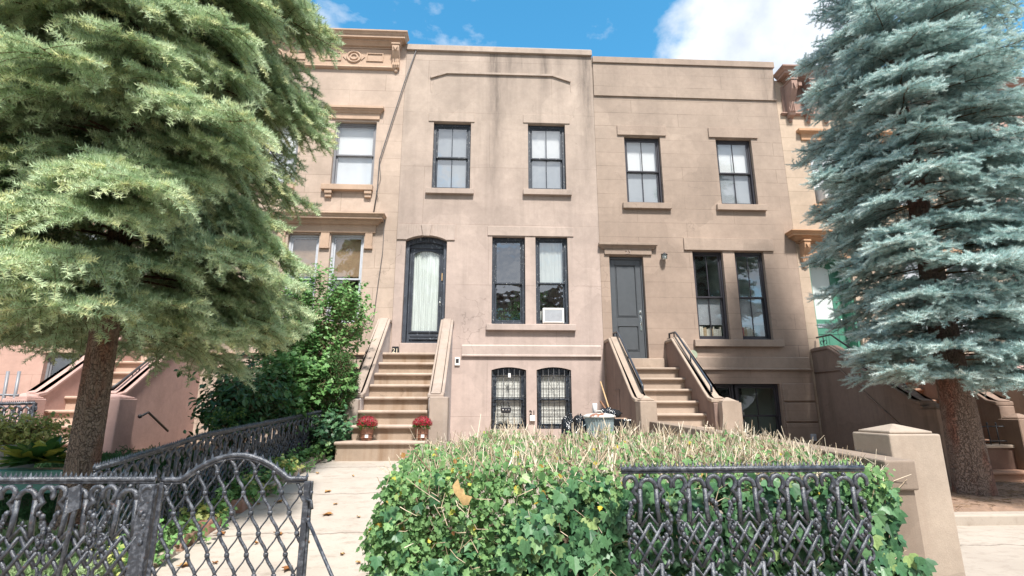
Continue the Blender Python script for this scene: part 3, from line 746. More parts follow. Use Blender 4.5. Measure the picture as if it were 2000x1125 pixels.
vs = [(gx0-.02+(gx1-gx0+.04)*i/n, yy+.06+.012*sin(i*1.35)+.008*sin(i*.47+z), gz0+(gz1-gz0)*z/6) for z in range(7) for i in range(n+1)]
m.add(vs, [(j*(n+1)+i, j*(n+1)+i+1, (j+1)*(n+1)+i+1, (j+1)*(n+1)+i) for j in range(6) for i in range(n)], True); m.build('curtain', 'lace', dr)
m = MB(); m.quad((gx0-.01, yy+.022, gz0-.01), (gx1+.01, yy+.022, gz0-.01), (gx1+.01, yy+.022, gz1), (gx0-.01, yy+.022, gz1)); m.build('pane', 'glassclear', dr)
bx('interior_wall', 'interior', h21, x0-.1, x1+.1, YF+.5, YF+.54, z0-.1, z1+.1, 0)
m = MB(); m.ball((dx1-.045, yy-.03, dz0+.98), .022, 10); m.box(dx1-.06, dx1-.03, yy-.012, yy, dz0+.9, dz0+1.12); m.build('door_knob', 'silver', dr)
bx('lock_plate', 'wood', dr, dx1-.03, dx1+.0, yy-.018, yy-.001, dz0+1.55, dz0+1.75, .002)
bx('door_sill', 'trim21', h21, x0-.02, x1+.02, YF-.04, YF+.3, z0-.30, z0-.003, .01)

st = stoop(h21, -2.355, -1.095, 2.715, 12.12, .385, .2515, 7, 'step21', 'wall21', 'stoop21', (-2.355, -2.60), (-1.095, -.85), .6,
      [(-2.60, -2.36, 9.75, 10.12, 1.66, False), (-1.06, -.72, 9.75, 10.12, 1.70, False)], (3.50, 1.70, 12.28, 10.05))
# lowest, wider step
m = MB(); zb_ = 2.715-7*.2515; m.prism([(9.0, zb_-.06)]+[(9.0-.03*cos(-pi/2+pi*k/6), zb_-.03+.03*sin(-pi/2+pi*k/6)) for k in range(7)]+[(9.0, zb_), (9.46, zb_), (9.46, zb_-.06)][1:], 'x', -2.52, -1.0); m.build('tread', 'step21', st)
m = MB(); m.box(-2.50, -1.02, 9.02, 9.44, .4, zb_-.062); m.build('riser', 'riser21', st)
m = MB(); m.box(pxx(888.3, 707), pxx(898.3, 707), YF-.035, YF+.005, pz(714, 893), pz(698.5, 893)); ic = m.build('intercom', 'whiteplastic', h21, .006)
bx('camera_lens', 'darkplastic', ic, pxx(890.5, 707), pxx(896.2, 707), YF-.042, YF-.034, pz(709, 893), pz(701, 893), .003)
xm = pxx(1040, 812); m = MB(); m.box(xm-.07, xm+.06, YF-.06, YF+.005, pz(822.5, 1040), pz(811.5, 1040)); m.build('mailbox', 'whiteplastic', h21, .01)
label_mesh('21', .155, .006, 'slate', h21, 'number_sign', (xm-.005, YF-.012, pz(810.5, 1040)), (pi/2, 0, 0))
# house number stone leaning on the top step
pl = empty('number_plaque', (-2.16, 12.1, 2.72), 'small black tablet with white number 21 at the left end of the top step', 'number plaque')
m = MB(); m.prism([(-2.245, 2.722), (-2.055, 2.722), (-2.075, 2.90), (-2.225, 2.90)], 'y', 12.10, 12.13); m.build('tablet', 'slate', pl, .004)
label_mesh('21', .145, .003, 'cream', pl, 'numeral', (-2.15, 12.095, 2.755), (pi/2, 0, 0))

# air conditioner standing in the right parlour window
def aircon(name, label, x0, x1, z0, z1, y0, y1, side=True):
    t = empty(name, ((x0+x1)/2, y0, z0), label, 'air conditioner', None)
    m = MB(); m.box(x0, x1, y0+.012, y1, z0, z1); m.build('casing', 'whiteplastic', t, .012)
    m = MB(); w = x1-x0
    m.box(x0+.02, x1-.02, y0, y0+.011, z0+.02, z0+.045); m.box(x0+.02, x1-.02, y0, y0+.011, z1-.045, z1-.02); m.box(x0+.02, x0+.045, y0, y0+.011, z0+.045, z1-.045); m.box(x1-.045, x1-.02, y0, y0+.011, z0+.045, z1-.045)
    m.build('front_frame', 'whiteplastic', t, .003)
    m = MB(); nz = 13
    for k in range(nz): z = z0+.05+(z1-z0-.1)*k/nz; m.box(x0+.046, x1-.046, y0+.003, y0+.010, z, z+.012)
    m.build('louvre', 'alframe', t)
    if side:
        m = MB()
        for k in range(9):
            y = y0+.05+(y1-y0-.25)*k/9; m.box(x0-.004, x0+.001, y, y+.012, z0+.05, z1-.05)
        m.build('side_vent', 'alframe', t)
    return t
q = W21[3]; z_ac = pz(631.5, 1080)
ac = aircon('air_conditioner', 'white air conditioner in the right parlour window above the pink basement', pxx(1060, 610), pxx(1101.5, 610), z_ac, pz(601.5, 1080), YF-.02, YF+.5, False)
m = MB(); xa, xb = pxx(1060, 610), pxx(1101.5, 610)
m.box(q[0]+.08, xa-.004, YF+.21, YF+.225, z_ac, pz(605, 1080)); m.box(xb+.004, q[1]-.08, YF+.21, YF+.225, z_ac, pz(605, 1080)); m.build('side_curtain', 'whiteplastic', ac, .003)

# ================================================================ number 23
h23 = empty('row_house', (5.45, YF, .3), 'brown stucco row house with scored courses, a dark grey door and iron pipe handrails', 'house')
XL, XR = 2.865, 8.07
W23 = [pxop(1218.5, 265.8, 1298, 397.8), pxop(1397, 270.2, 1481.5, 400.5), pxop(1351.7, 489.8, 1428, 663), pxop(1433.8, 491, 1511, 663.3)]
D23 = (3.10, 3.985, 2.68, pz(499, 1189)); BW = (4.98, pxx(1524, 760), .55, pz(749.5, 1450))
ops = [(*q, 0) for q in W23]+[(*D23, 0), (*BW, 0)]
zc0, zc1 = pz(129, 1300), pz(117.5, 1300)
m = MB(); wall_openings(m, XL, XR, -.1, zc0, ops); m.build('wall', 'stucco23', h23)
bx('roof', 'darkwall', h23, XL+.005, XR-.005, YF+.305, YF+10, zc0-.35, zc0-.15, 0)
for xx in (XL+.004, XR-.204): bx('side_wall', 'stucco23', h23, xx, xx+.2, YF+.302, YF+10, -.1, zc0-.352, 0)
bx('rear_wall', 'stucco23', h23, XL+.21, XR-.21, YF+9.7, YF+10, -.1, zc0-.352, 0)
bx('coping', 'trim23', h23, XL, XR+.03, YF-.08, YF+.36, zc0+.001, zc1, .01)
zb_ = pz(192.5, 1335); bx('parapet_band', 'stucco23', h23, XL+.01, XR-.003, YF-.04, YF+.005, zb_, zc0-.001, .004)
def sl(x0, x1, y0, y1, pr): return (pxx(x0, (y0+y1)/2), pxx(x1, (y0+y1)/2), pz(y1, (x0+x1)/2), pz(y0, (x0+x1)/2), pr)
window(h23, *W23[0], style='new', upper='shade', lower='greypane', sill=sl(1216, 1310, 397.8, 409, .09), lintel=sl(1205, 1299.5, 247, 265.3, .04), trim='trim23')  # pale and grey sheets paint reflected sky behind the glass
window(h23, *W23[1], style='new', upper='shade', lower='greypane', sill=sl(1399, 1495, 401, 412.4, .09), lintel=sl(1383, 1478, 251.5, 270, .04), trim='trim23')
window(h23, *W23[2], style='new', sill=sl(1355, 1528, 664, 677.7, .10), lintel=sl(1335, 1509, 466.5, 490, .045), trim='trim23', upfrac=.52, lower=('greypane', .36, 1, 0, 1), upper=None)
window(h23, *W23[3], style='new', upfrac=.52, trim='trim23', lower=('greypane', .36, 1, 0, 1), room='interior_pale')
window(h23, BW[0], (BW[0]+BW[1])/2-.02, BW[2], BW[3], style='new', glass='glassclear'); window(h23, (BW[0]+BW[1])/2+.02, BW[1], BW[2], BW[3], style='new', room='interior_pale', glass='glassclear')
m = MB(); zb1 = pz(722.8, 1470); zt1 = pz(697, 1470)
moulding(m, 4.45, XR-.05, YF, [(.0, zb1+.001), (.06, zb1), (.06, zb1+.035), (.035, zb1+.05), (.035, zt1-.02), (.0, zt1)], False, False)
m.build('belt_course', 'trim23', h23, .004)
# rusticated blocks beside the basement window, grooves between
m = MB()
for (a, b) in ((749, 783.5), (786.5, 823.5), (826.5, 870), (873, 920)):
    m.box(BW[1]+.04, XR-.03, YF-.05, YF+.01, pz(b, 1560), pz(a, 1560))
m.build('quoin', 'stucco23', h23, .012)
# door
x0, x1, z0, z1 = D23; yy = YF+.14
m = MB(); m.box(x0, x0+.045, yy-.03, yy+.1, z0, z1); m.box(x1-.045, x1, yy-.03, yy+.1, z0, z1); m.box(x0+.045, x1-.045, yy-.03, yy+.1, z1-.07, z1); m.box(x0+.045, x1-.045, yy-.06, yy+.1, z0-.0, z0+.03)
m.build('door_frame', 'door23', h23, .004)
a, b, c, d = x0+.05, x1-.05, z0+.035, z1-.075
m = MB(); pz1 = c+.30+.62*0
px0, px1 = a+.12, b-.13
panels = [(c+.16, c+.80), (c+1.02, d-.14)]
m.box(a, px0, yy, yy+.05, c, d); m.box(px1, b, yy, yy+.05, c, d)
zs = [c, panels[0][0], panels[0][1], panels[1][0], panels[1][1], d]
for k in (0, 2, 4): m.box(px0, px1, yy, yy+.05, zs[k], zs[k+1])
for (p0, p1) in panels:
    m.box(px0, px1, yy+.025, yy+.045, p0, p1)
    m.taper(px0+.035, px1-.035, yy+.002, yy+.025, p0+.035, p1-.035, 0)
    for (u0, u1, v0, v1) in ((px0, px0+.014, p0, p1), (px1-.014, px1, p0, p1), (px0+.014, px1-.014, p0, p0+.014), (px0+.014, px1-.014, p1-.014, p1)): m.box(u0, u1, yy-.008, yy+.024, v0, v1)
d23 = m.build('door', 'door23', h23, .004)
m = MB(); hx = b-.065; hz = c+1.0
m.box(hx-.035, hx+.035, yy-.012, yy, hz+.12, hz+.20); m.ball((hx, yy-.025, hz+.16), .02, 8)
m.box(hx-.022, hx+.022, yy-.012, yy, hz-.28, hz+.07); m.tube([(hx, yy-.01, hz+.03), (hx, yy-.06, hz+.02), (hx, yy-.06, hz-.17), (hx, yy-.01, hz-.19)], .011, 8)
m.box(hx-.022, hx+.022, yy-.013, yy, hz-.32, hz-.24)
m.build('handle', 'silver', d23, .002)
bx('interior_wall', 'interior', h23, x0-.05, x1+.05, YF+.45, YF+.5, z0, z1, 0)
bx('door_sill', 'step23', h23, x0-.03, 4.33, YF-.1, YF+.2, z0-.27, z0-.003, .01)
m = MB(); zt, zb2 = pz(475.8, 1225), pz(487, 1225); xa, xb = pxx(1178.5, 490), pxx(1273, 490)
moulding(m, xa, xb, YF, [(.0, zb2-.005), (.05, zb2), (.06, zb2+.03), (.10, zb2+.06), (.10, zb2+.075), (.13, zb2+.085), (.13, zt-.01), (.0, zt)])
m.box(xa+.02, xb-.02, YF-.045, YF+.003, pz(497.8, 1225), zb2-.004)
m.build('door_hood', 'trim23', h23, .004)
label_mesh('23', .15, .008, 'trim21', h23, 'number_sign', (pxx(1225.5, 492), YF-.054, pz(497.0, 1225)), (pi/2, 0, 0))
st = stoop(h23, 3.14, 4.42, 2.41, 12.12, .33, .255, 9, 'step23', 'stoop23', 'step23', (3.14, 2.90), (4.42, 4.66), .1,
      [(2.88, 3.20, 9.75, 10.07, 1.63, True), (4.50, 4.88, 9.85, 10.2, 1.60, True)], (3.05, 1.62, 12.05, 10.15))
for xx in (3.10, 4.50):
    m = MB(); m.tube([(xx, 12.42, 3.14), (xx, 12.42, 3.29), (xx, 12.02, 3.27), (xx, 11.8, 3.12), (xx, 10.32, 1.98), (xx, 10.26, 1.92), (xx, 10.27, 1.80)], .024, 10)
    m.tube([(xx, 12.1, 3.1), (xx, 12.1, 3.27)], .016, 8); m.tube([(xx, 11.2, 2.45), (xx, 11.2, 2.65)], .012, 8)
    m.build('handrail', 'handrail', st)
# recessed triangle panel on the left cheek, wall lamp, green plate, small outlet box
m = MB(); m.box(2.885, 2.905, 11.3, 11.34, .9, 1.9); m.box(2.885, 2.905, 11.34, 11.7, 1.87, 1.9); m.build('panel_moulding', 'stoop23', st, .003)
lx, lz = pxx(1295, 503), pz(503, 1295); lp = empty('wall_lamp', (lx, YF, lz)); lp.parent = h23; lp.location = Vector((lx, YF, lz))-wloc(h23)
m = MB(); m.box(lx-.045, lx+.045, YF-.02, YF+.004, lz-.01, lz+.1); m.tube([(lx, YF-.02, lz+.06), (lx, YF-.08, lz+.09), (lx, YF-.11, lz+.06)], .012, 8); m.lathe([(.085, .04), (.075, .055), (.03, .08), (.012, .1)], (lx, YF-.11, lz), 14)
m.build('lamp_bracket', 'darkplastic', lp)
m = MB(); m.lathe([(.045, -.08), (.055, -.07), (.06, .03), (.055, .04)], (lx, YF-.11, lz), 14); m.build('lamp_glass', 'frost', lp)
m = MB()
for k in range(6): a = k*pi/3; m.tube([(lx+.064*cos(a), YF-.11+.064*sin(a), lz-.07), (lx+.066*cos(a), YF-.11+.066*sin(a), lz+.04)], .004, 5)
for zz in (-.05, 0): m.tube([(lx+.066*cos(k*pi/8), YF-.11+.066*sin(k*pi/8), lz+zz) for k in range(16)], .004, 5, closed=True)
m.build('lamp_cage', 'darkplastic', lp)
m = MB(); px_, pz_ = pxx(1352.5, 693), pz(693, 1352); m.prism([(px_+.11*cos(a*pi/12), pz_+.11*sin(a*pi/12)) for a in range(24)], 'y', YF-.05, YF-.034); m.build('round_plate', 'palegreen', h23, .004)
m = MB(); px_, pz_ = pxx(1588, 854), pz(854, 1588); m.box(px_-.09, px_+.02, YF-.12, YF, pz_-.08, pz_+.08); m.build('meter_box', 'alframe', h23, .01)

# books along the inside of the parlour windows
ORD = 'first second third fourth fifth sixth seventh eighth ninth tenth eleventh twelfth thirteenth fourteenth fifteenth sixteenth seventeenth eighteenth nineteenth twentieth'.split()
for wi, (q, specs) in enumerate(((W23[2], 'pppttppptppppp'), (W23[3], 'rrttppptpbbb'))):
    x = q[0]+.08; bi = 0
    for ch in specs:
        wd = random.uniform(.028, .05); hgt = random.uniform(.22, .30)
        if ch == 'b': hgt = random.uniform(.34, .44)
        m = MB(); m.box(x, x+wd, YF+.24, YF+.36, q[2]+.065, q[2]+.065+hgt)
        mt = {'p': 'palebook', 't': 'tanbook', 'r': 'redbook', 'b': 'bluebook'}[ch]
        o = m.build('book', mt, None, .003)
        w_ = ('left', 'right')[wi]
        nm = {'p': 'pale', 't': 'tan', 'r': 'red', 'b': 'tall blue green'}[ch]
        tag(o, nm+' book, '+ORD[bi]+' from left behind the '+w_+' parlour window of the brown house', 'book', 'books behind the parlour windows'); bi += 1
        x += wd+.004
        if x > q[1]-.12: break

# ================================================================ number 19
h19 = empty('row_house', (-5.5, YF, .9), 'peach stucco row house with a bracketed rosette cornice, behind the green spruce', 'house')
XL, XR = -8.75, -2.335
w1 = pxop(655, 236.5, 728, 362.5); w1 = (w1[0]+0, w1[1], w1[2], w1[3])
wn = w1[1]-w1[0]
up = [w1, (w1[0]-2.0, w1[1]-2.0, w1[2], w1[3]), (w1[0]-4.0, w1[1]-4.0, w1[2], w1[3])]
zf0 = pz(632, 680)
lo_ = [(pxx(565, 456)-.02, pxx(624.8, 456), zf0, pz(456.5, 600)), (pxx(647, 456), pxx(712, 456), zf0, pz(456.5, 680))]
D19 = (-7.95, -6.95, 2.75, 5.5)
bw = [(-4.9, -4.05, 1.3, pz(719, 600)), (-6.0, -5.3, 1.2, 2.05)]
bw2 = (-3.75, -2.98, 1.45, pz(716, 695))
ops = [(*q, 0) for q in up]+[(*q, 0) for q in lo_]+[(*D19, .15)]+[(*bw[1], 0), (*bw2, .05)]
zt19 = pz(76, 700); zfr = pz(100, 700)
m = MB(); wall_openings(m, XL, XR, .3, zt19-.05, ops); m.build('wall', 'stucco19', h19)
bx('roof', 'darkwall', h19, XL+.005, XR-.005, YF+.305, YF+10, zt19-.35, zt19-.15, 0)
for xx in (XL+.004, XR-.204): bx('side_wall', 'stucco19', h19, xx, xx+.2, YF+.302, YF+10, .3, zt19-.352, 0)
m = MB(); prof = cornice_prof(pz(74, 700), pz(97, 700), .36)
moulding(m, XL+.3, XR-.30, YF, prof, False, True)
c = m.build('cornice', 'trim19', h19, .004)
m = MB(); zf1, zf2 = pz(98, 700), pz(131, 700)
m.box(XL+.3, XR-.34, YF-.06, YF+.002, zf2, zf1)
moulding(m, XL+.3, XR-.34, YF, [(.0, zf2-.09), (.05, zf2-.085), (.09, zf2-.05), (.09, zf2-.03), (.065, zf2-.001)], False, True)
m.build('frieze', 'trim19', c, .004)
cz_ = (zf1+zf2)/2
for k in range(3):
    cx = pxx(693, 110)-k*2.1
    m = MB()
    for (rr, th) in ((.18, .03), (.09, .025)): m.tube([(cx+rr*cos(a*pi/16), YF-.07, cz_+rr*.9*sin(a*pi/16)) for a in range(32)], th, 8, closed=True)
    for s_ in (-1, 1):
        m.prism([(cx+s_*.20, cz_-.11), (cx+s_*.30, cz_), (cx+s_*.20, cz_+.11)], 'y', YF-.08, YF-.059)
        a, b = sorted((cx+s_*.34, cx+s_*.80))
        for (u0, u1, v0, v1) in ((a, b, cz_+.10, cz_+.13), (a, b, cz_-.13, cz_-.10), (a, a+.03, cz_-.1, cz_+.1), (b-.03, b, cz_-.1, cz_+.1)): m.box(u0, u1, YF-.085, YF-.059, v0, v1)
    m.build('rosette_panel', 'trim19', c, .003)
def console(parent, cx, zt, zb, w_, proj, mat, nm='bracket'):
    """S-curved console bracket with a diamond boss and a drop below"""
    m = MB(); h = zt-zb; poly = [(YF, zt), (YF-proj, zt), (YF-proj, zt-.12*h), (YF-proj*.92, zt-.25*h), (YF-proj*.7, zt-.4*h), (YF-proj*.5, zt-.52*h), (YF-proj*.42, zt-.66*h), (YF-proj*.46, zt-.78*h), (YF-proj*.36, zt-.88*h), (YF, zt-.92*h)]
    m.prism(poly, 'x', cx-w_/2, cx+w_/2)
    m.box(cx-w_*.62, cx+w_*.62, YF-proj-.02, YF, zt+.001, zt+.05)
    for dx in (-.28, .0, .28): m.box(cx+dx*w_-.012, cx+dx*w_+.012, YF-proj*.52, YF-proj*.4, zb+.2*h, zt-.5*h)
    m.prism([(cx-w_*.3, zt-.10*h), (cx+w_*.3, zt-.10*h), (cx, zt-.28*h)], 'y', YF-proj-.02, YF-proj+.01)
    m.ball((cx, YF-.03, zb+.03), w_*.32, 10, 1, .5, 1.2)
    return m.build(nm, mat, parent, .006)
console(c, pxx(775, 115), pz(99, 775), pz(141, 775), .19, .26, 'trim19'); console(c, XL+.7, pz(99, 775), pz(141, 775), .19, .26, 'trim19')
for i, q in enumerate(up):
    dx = -2.0*i
    o = window(h19, *q, style='grey', muntin=False, upper='shade', lower='sheer', glass='glass', trim='trim19', sill=(pxx(629, 368)+dx, pxx(729, 368)+dx, pz(373.5, 680), pz(363, 680), .12))
    m = MB(); zt_, zm_ = pz(211.5, 690), pz(223, 690)
    moulding(m, pxx(643.8, 230)+dx, pxx(739, 230)+dx, YF, [(.0, pz(234, 690)), (.04, pz(233.5, 690)), (.04, zm_), (.06, zm_+.01), (.08, zm_+.05), (.12, zm_+.08), (.12, zm_+.1), (.15, zm_+.11), (.15, zt_), (0, zt_+.01)])
    m.build('hood', 'trim19', o, .004)
    for xx in (pxx(637.5, 380)+.06+dx, pxx(719.5, 380)+dx): m = MB(); m.box(xx-.09, xx+.09, YF-.10, YF, pz(380, 680), pz(373.8, 680)); m.box(xx-.08, xx+.08, YF-.07, YF, pz(386.5, 680), pz(380.2, 680)); m.build('sill_bracket', 'trim19', o, .004)
for i, q in enumerate(lo_):
    o = window(h19, *q, style='al', muntin=False, glass='glass', upfrac=.5, recess=.10, trim='trim19', upper=('shutterwood', .08, .95, .02, .98), lower=None)
    m = MB()       # folding shutters seen through the glass: stiles, rails, fielded panels
    x0, x1, z0, z1 = q; zm = (z0+z1)/2
    for k in range(3):
        xa = x0+.12+(x1-x0-.24)*k/3; xb = x0+.12+(x1-x0-.24)*(k+1)/3
        for (v0, v1) in ((.06, .42), (.5, .9)): m.box(xa+.025, xb-.025, YF+.222, YF+.236, zm+(z1-zm)*v0, zm+(z1-zm)*v1)
    m.build('shutter', 'shutterwood', o, .004)
# entablature and pilasters round the paired parlour windows
m = MB(); zt_, zm_, zl_ = pz(422, 660), pz(443, 660), pz(455, 660); xr_ = pxx(731, 440)
moulding(m, lo_[0][0]-.28, xr_, YF, [(.0, zl_-.005), (.05, zl_), (.05, zm_)]+cornice_prof(zt_, zm_+.005, .30)[1:])
m.build('entablature', 'trim19', h19, .004)
for (a, b) in ((lo_[0][0]-.25, lo_[0][0]-.06), (lo_[0][1]+.04, lo_[1][0]-.03), (lo_[1][1]+.03, xr_-.02)):
    m = MB(); m.box(a, b, YF-.045, YF+.002, pz(482, 660), zl_-.006); m.box(a-.015, b+.015, YF-.06, YF+.002, pz(486, 660), pz(482.2, 660)); m.build('pilaster', 'trim19', h19, .004)
bx('sill', 'trim19', h19, lo_[0][0]-.15, lo_[1][1]+.12, YF-.12, YF+.1, pz(645, 680), zf0+.002, .01)
for (a, b) in ((lo_[0][0], lo_[0][1]), (lo_[1][0], lo_[1][1])):
    m = MB(); z_a, z_b = pz(673, 680), pz(646.5, 680)
    for (u0, u1, v0, v1) in ((a, b, z_b-.03, z_b), (a, b, z_a, z_a+.03), (a, a+.03, z_a+.03, z_b-.03), (b-.03, b, z_a+.03, z_b-.03), (a+.2, b-.2, z_a+.11, z_b-.11)): m.box(u0, u1, YF-.03, YF+.002, v0, v1)
    m.build('apron_panel', 'trim19', h19, .003)
m = MB(); zb1 = pz(693.5, 680); moulding(m, -6.6, XR-.3, YF, [(.0, zb1), (.06, zb1-.002), (.06, zb1+.035), (.0, zb1+.06)], False, False); zb2 = pz(720, 680); moulding(m, -6.6, XR-.3, YF, [(.0, zb2), (.04, zb2-.002), (.04, zb2+.03), (.0, zb2+.05)], False, False); m.build('belt_course', 'trim19', h19, .003)
window(h19, *bw2, style='al', rise=.05, muntin=False, upper='sheer', lower='sheer')
o = window(h19, *bw[1], style='grey', muntin=False)
m = MB(); x0, x1, z0, z1 = bw[1]
for k in range(5):
    xx = x0+(x1-x0)*k/4; m.tube([(xx, YF+.04, z0), (xx, YF+.04, z1)], .008, 6)
m.tube([(x0, YF+.03, z0), (x0+.35, YF+.03, z1), (x1, YF+.03, z0)], .008, 6); m.build('security_bars', 'blackiron', o)
x0, x1, z0, z1 = D19; m = MB(); m.box(x0, x1, YF+.25, YF+.3, z0, z1); d_ = m.build('door', 'darkwood', h19)
m = MB(); m.box(x0+.15, x1-.15, YF+.24, YF+.251, z0+1.0, z1-.3); m.build('pane', 'frost', d_)
st = stoop(h19, -8.13, -6.95, 2.50, 12.12, .393, .259, 7, 'step19', 'pink19', 'pink19', (-8.13, -8.36), (-6.95, -6.72), .5,
      [(-8.45, -8.03, 9.55, 9.97, 1.66, True), (-6.98, -6.42, 9.50, 9.97, 1.66, True)], (3.3, 1.70, 12.2, 9.95))
m = MB(); m.box(-8.6, -6.5, 9.1, 9.5, .3, .69); m.build('tread', 'pink19', st, .02)
m = MB(); xx = -6.86; m.tube([(xx, 9.9, 1.86), (xx, 10.1, 1.98), (xx, 12.0, 3.3)], .022, 8)
m.tube([(xx, 10.55, 1.85), (xx, 10.55, 2.3)], .012, 6)
for s_ in (-1, 1):
    m.tube([(xx, 10.55+s_*(.10-.07*cos(t)), 2.12+.07*sin(t)-.0) for t in [k*pi/8 for k in range(14)]], .007, 6)
m.build('handrail', 'blackiron', st)
m = MB(); xx = -6.34; m.tube([(xx, 10.0, 1.35), (xx, 10.2, 1.42), (xx, 10.9, 1.05)], .022, 8); m.ball((xx, 9.98, 1.35), .04, 8); m.build('area_handrail', 'blackiron', st)
m = MB(); m.lathe([(.02, .16), (.06, .1), (.07, .0), (.05, -.08), (.015, -.12), (.01, -.18)], (-5.05, YF-.12, 2.36), 12); m.tube([(-5.05, YF, 2.56), (-5.05, YF-.12, 2.54), (-5.05, YF-.12, 2.5)], .012, 6); m.build('wall_lamp', 'lampbrown', h19)

# ================================================================ number 17, far left behind the spruce
h17 = empty('row_house', (-11.5, YF, .9), 'pink row house at the far left edge, barred dark basement window beside the stoop', 'house')
ops = [(-10.3, -9.3, 1.45, 2.75, 0), (-10.4, -9.5, 3.6, 5.9, 0), (-12.6, -11.7, 3.6, 5.9, 0), (-10.4, -9.5, 7.1, 8.9, 0), (-12.6, -11.7, 7.1, 8.9, 0)]
m = MB(); wall_openings(m, -15, -8.76, .3, 11.4, ops); m.build('wall', 'stucco17', h17)
bx('roof', 'darkwall', h17, -15, -8.765, YF+.305, YF+10, 11.0, 11.2, 0)
m = MB(); moulding(m, -15, -9.0, YF, cornice_prof(11.55, 11.1, .36), False, True); m.build('cornice', 'trim19', h17, .004)
for i, q in enumerate(ops):
    window(h17, *q[:4], style='grey', muntin=False, upper=(None if i == 0 else 'sheer'), lower=('bluecloth' if i == 0 else 'sheer'), trim='trim19', sill=(q[0]-.08, q[1]+.08, q[2]-.13, q[2], .1), lintel=(q[0]-.1, q[1]+.1, q[3], q[3]+.2, .04))
m = MB(); 
for (a, b) in ((1.0, 1.36), (1.40, 1.86), (1.90, 2.34), (2.38, 2.8)): m.box(-9.2, -8.8, YF-.05, YF+.01, a, b)
m.build('quoin', 'stucco17', h17, .012)

# ================================================================ number 25
h25 = empty('row_house', (11, YF, .2), 'apricot row house with heavy bracketed red brown cornice and green door, behind the blue spruce', 'house')
XL = 8.075; XR = 13.8
wA = (pxx(1577, 276), pxx(1577, 276)+1.0, pz(400.5, 1592), pz(276, 1577)); wB = (wA[0]+2.2, wA[1]+2.2, wA[2], wA[3])
D25 = (8.36, 9.50, 2.62, pz(497, 1610)); wC = (10.9, 11.8, 3.3, 5.4); wD = (12.1, 13.0, 3.3, 5.4)
ops = [(*wA, 0), (*wB, 0), (*D25, .16), (*wC, 0), (*wD, 0)]
zt = pz(150, 1560)
m = MB(); wall_openings(m, XL, XR, -.1, zt-.15, ops); m.build('wall', 'stucco25', h25)
bx('roof', 'darkwall', h25, XL+.005, XR, YF+.305, YF+10, zt-.5, zt-.3, 0)
m = MB(); zcb = pz(172, 1545); moulding(m, XL+.5, XR, YF, cornice_prof(zt, zcb, .52), True, False); c = m.build('cornice', 'cornice25', h25, .006)
m = MB(); zf2 = pz(222, 1545); m.box(XL+.15, XR, YF-.05, YF+.002, zf2, zcb-.001)
moulding(m, XL+.15, XR, YF, [(.0, zf2-.08), (.05, zf2-.07), (.09, zf2-.04), (.09, zf2-.02), (.06, zf2+.01)], True, False)
m.build('frieze', 'cornice25', c, .004)
for k in range(8): console(c, pxx(1538, 200)+.52*k if k < 2 else pxx(1538, 200)+.52*k, zcb-.02, pz(238, 1538), .17, .42, 'cornice25')
m = MB()
for k in range(16): xx = pxx(1538, 200)+.19+.26*k+(.0); m.box(xx, xx+.10, YF-.3, YF-.04, zcb-.12, zcb-.003)
m.build('dentils', 'cornice25', c, .004)
for q in (wA, wB):
    o = window(h25, *q, style='grey', muntin=False, upper='shade', lower='shade', trim='trim25', sill=(q[0]-.12, q[1]+.12, q[2]-.12, q[2]-.002, .11))
    m = MB(); zt_, zm_ = pz(256.5, 1600), pz(264, 1600)
    moulding(m, q[0]-.14, q[1]+.14, YF, [(.0, pz(275.5, 1600)), (.045, pz(275.2, 1600)), (.045, zm_-.01), (.08, zm_+.02), (.12, zm_+.04), (.15, zm_+.05), (.15, zt_), (0, zt_+.01)])
    m.build('hood', 'trim25', o, .004)
    for xx in (q[0]-.02, q[1]+.02): m = MB(); m.box(xx-.09, xx+.09, YF-.09, YF, q[2]-.2, q[2]-.122); m.box(xx-.07, xx+.07, YF-.06, YF, q[2]-.27, q[2]-.201); m.build('sill_bracket', 'trim25', o, .004)
for q in (wC, wD): window(h25, *q, style='grey', muntin=False, upper='sheer', lower='sheer', trim='trim25', sill=(q[0]-.12, q[1]+.12, q[2]-.12, q[2]-.002, .11), lintel=(q[0]-.1, q[1]+.1, q[3], q[3]+.2, .04))
aircon('air_conditioner', 'white air conditioner jutting from the upper window beside the blue spruce', pxx(1600, 388), pxx(1600, 388)+.6, wA[2]+.09, wA[2]+.52, YF-.28, YF+.45)
# door with bracketed hood
m = MB(); zt_, zm_ = pz(457, 1600), pz(476, 1600); moulding(m, 8.16, 9.75, YF, [(.0, zm_-.01), (.06, zm_)]+cornice_prof(zt_, zm_+.005, .34)[1:]); m.build('door_hood', 'trim25', h25, .004)
for cx in (8.25, 9.65):
    console(h25, cx, zm_-.015, pz(523, 1563), .16, .24, 'trim25')
x0, x1, z0, z1 = D25; ap = arch_pts(x0, x1, z1-.16, .16, 14); m = MB()
for i in range(14):
    (ax, az), (bx_, bz) = ap[i], ap[i+1]; m.prism([(ax, az), (bx_, bz), (bx_, bz+.12), (ax, az+.12)], 'y', YF-.05, YF+.002)
m.box((x0+x1)/2-.08, (x0+x1)/2+.08, YF-.09, YF, z1-.03, zm_-.012); m.build('door_arch', 'trim25', h25, .004)
m = MB(); m.box(x0+.002, x0+.07, YF+.08, YF+.5, z0, z1-.16); m.box(x1-.07, x1-.002, YF+.08, YF+.5, z0, z1-.16)
for i in range(14):
    (ax, az), (bx_, bz) = ap[i], ap[i+1]; m.prism([(ax, az-.10), (bx_, bz-.10), (bx_, bz-.002), (ax, az-.002)], 'y', YF+.08, YF+.5)
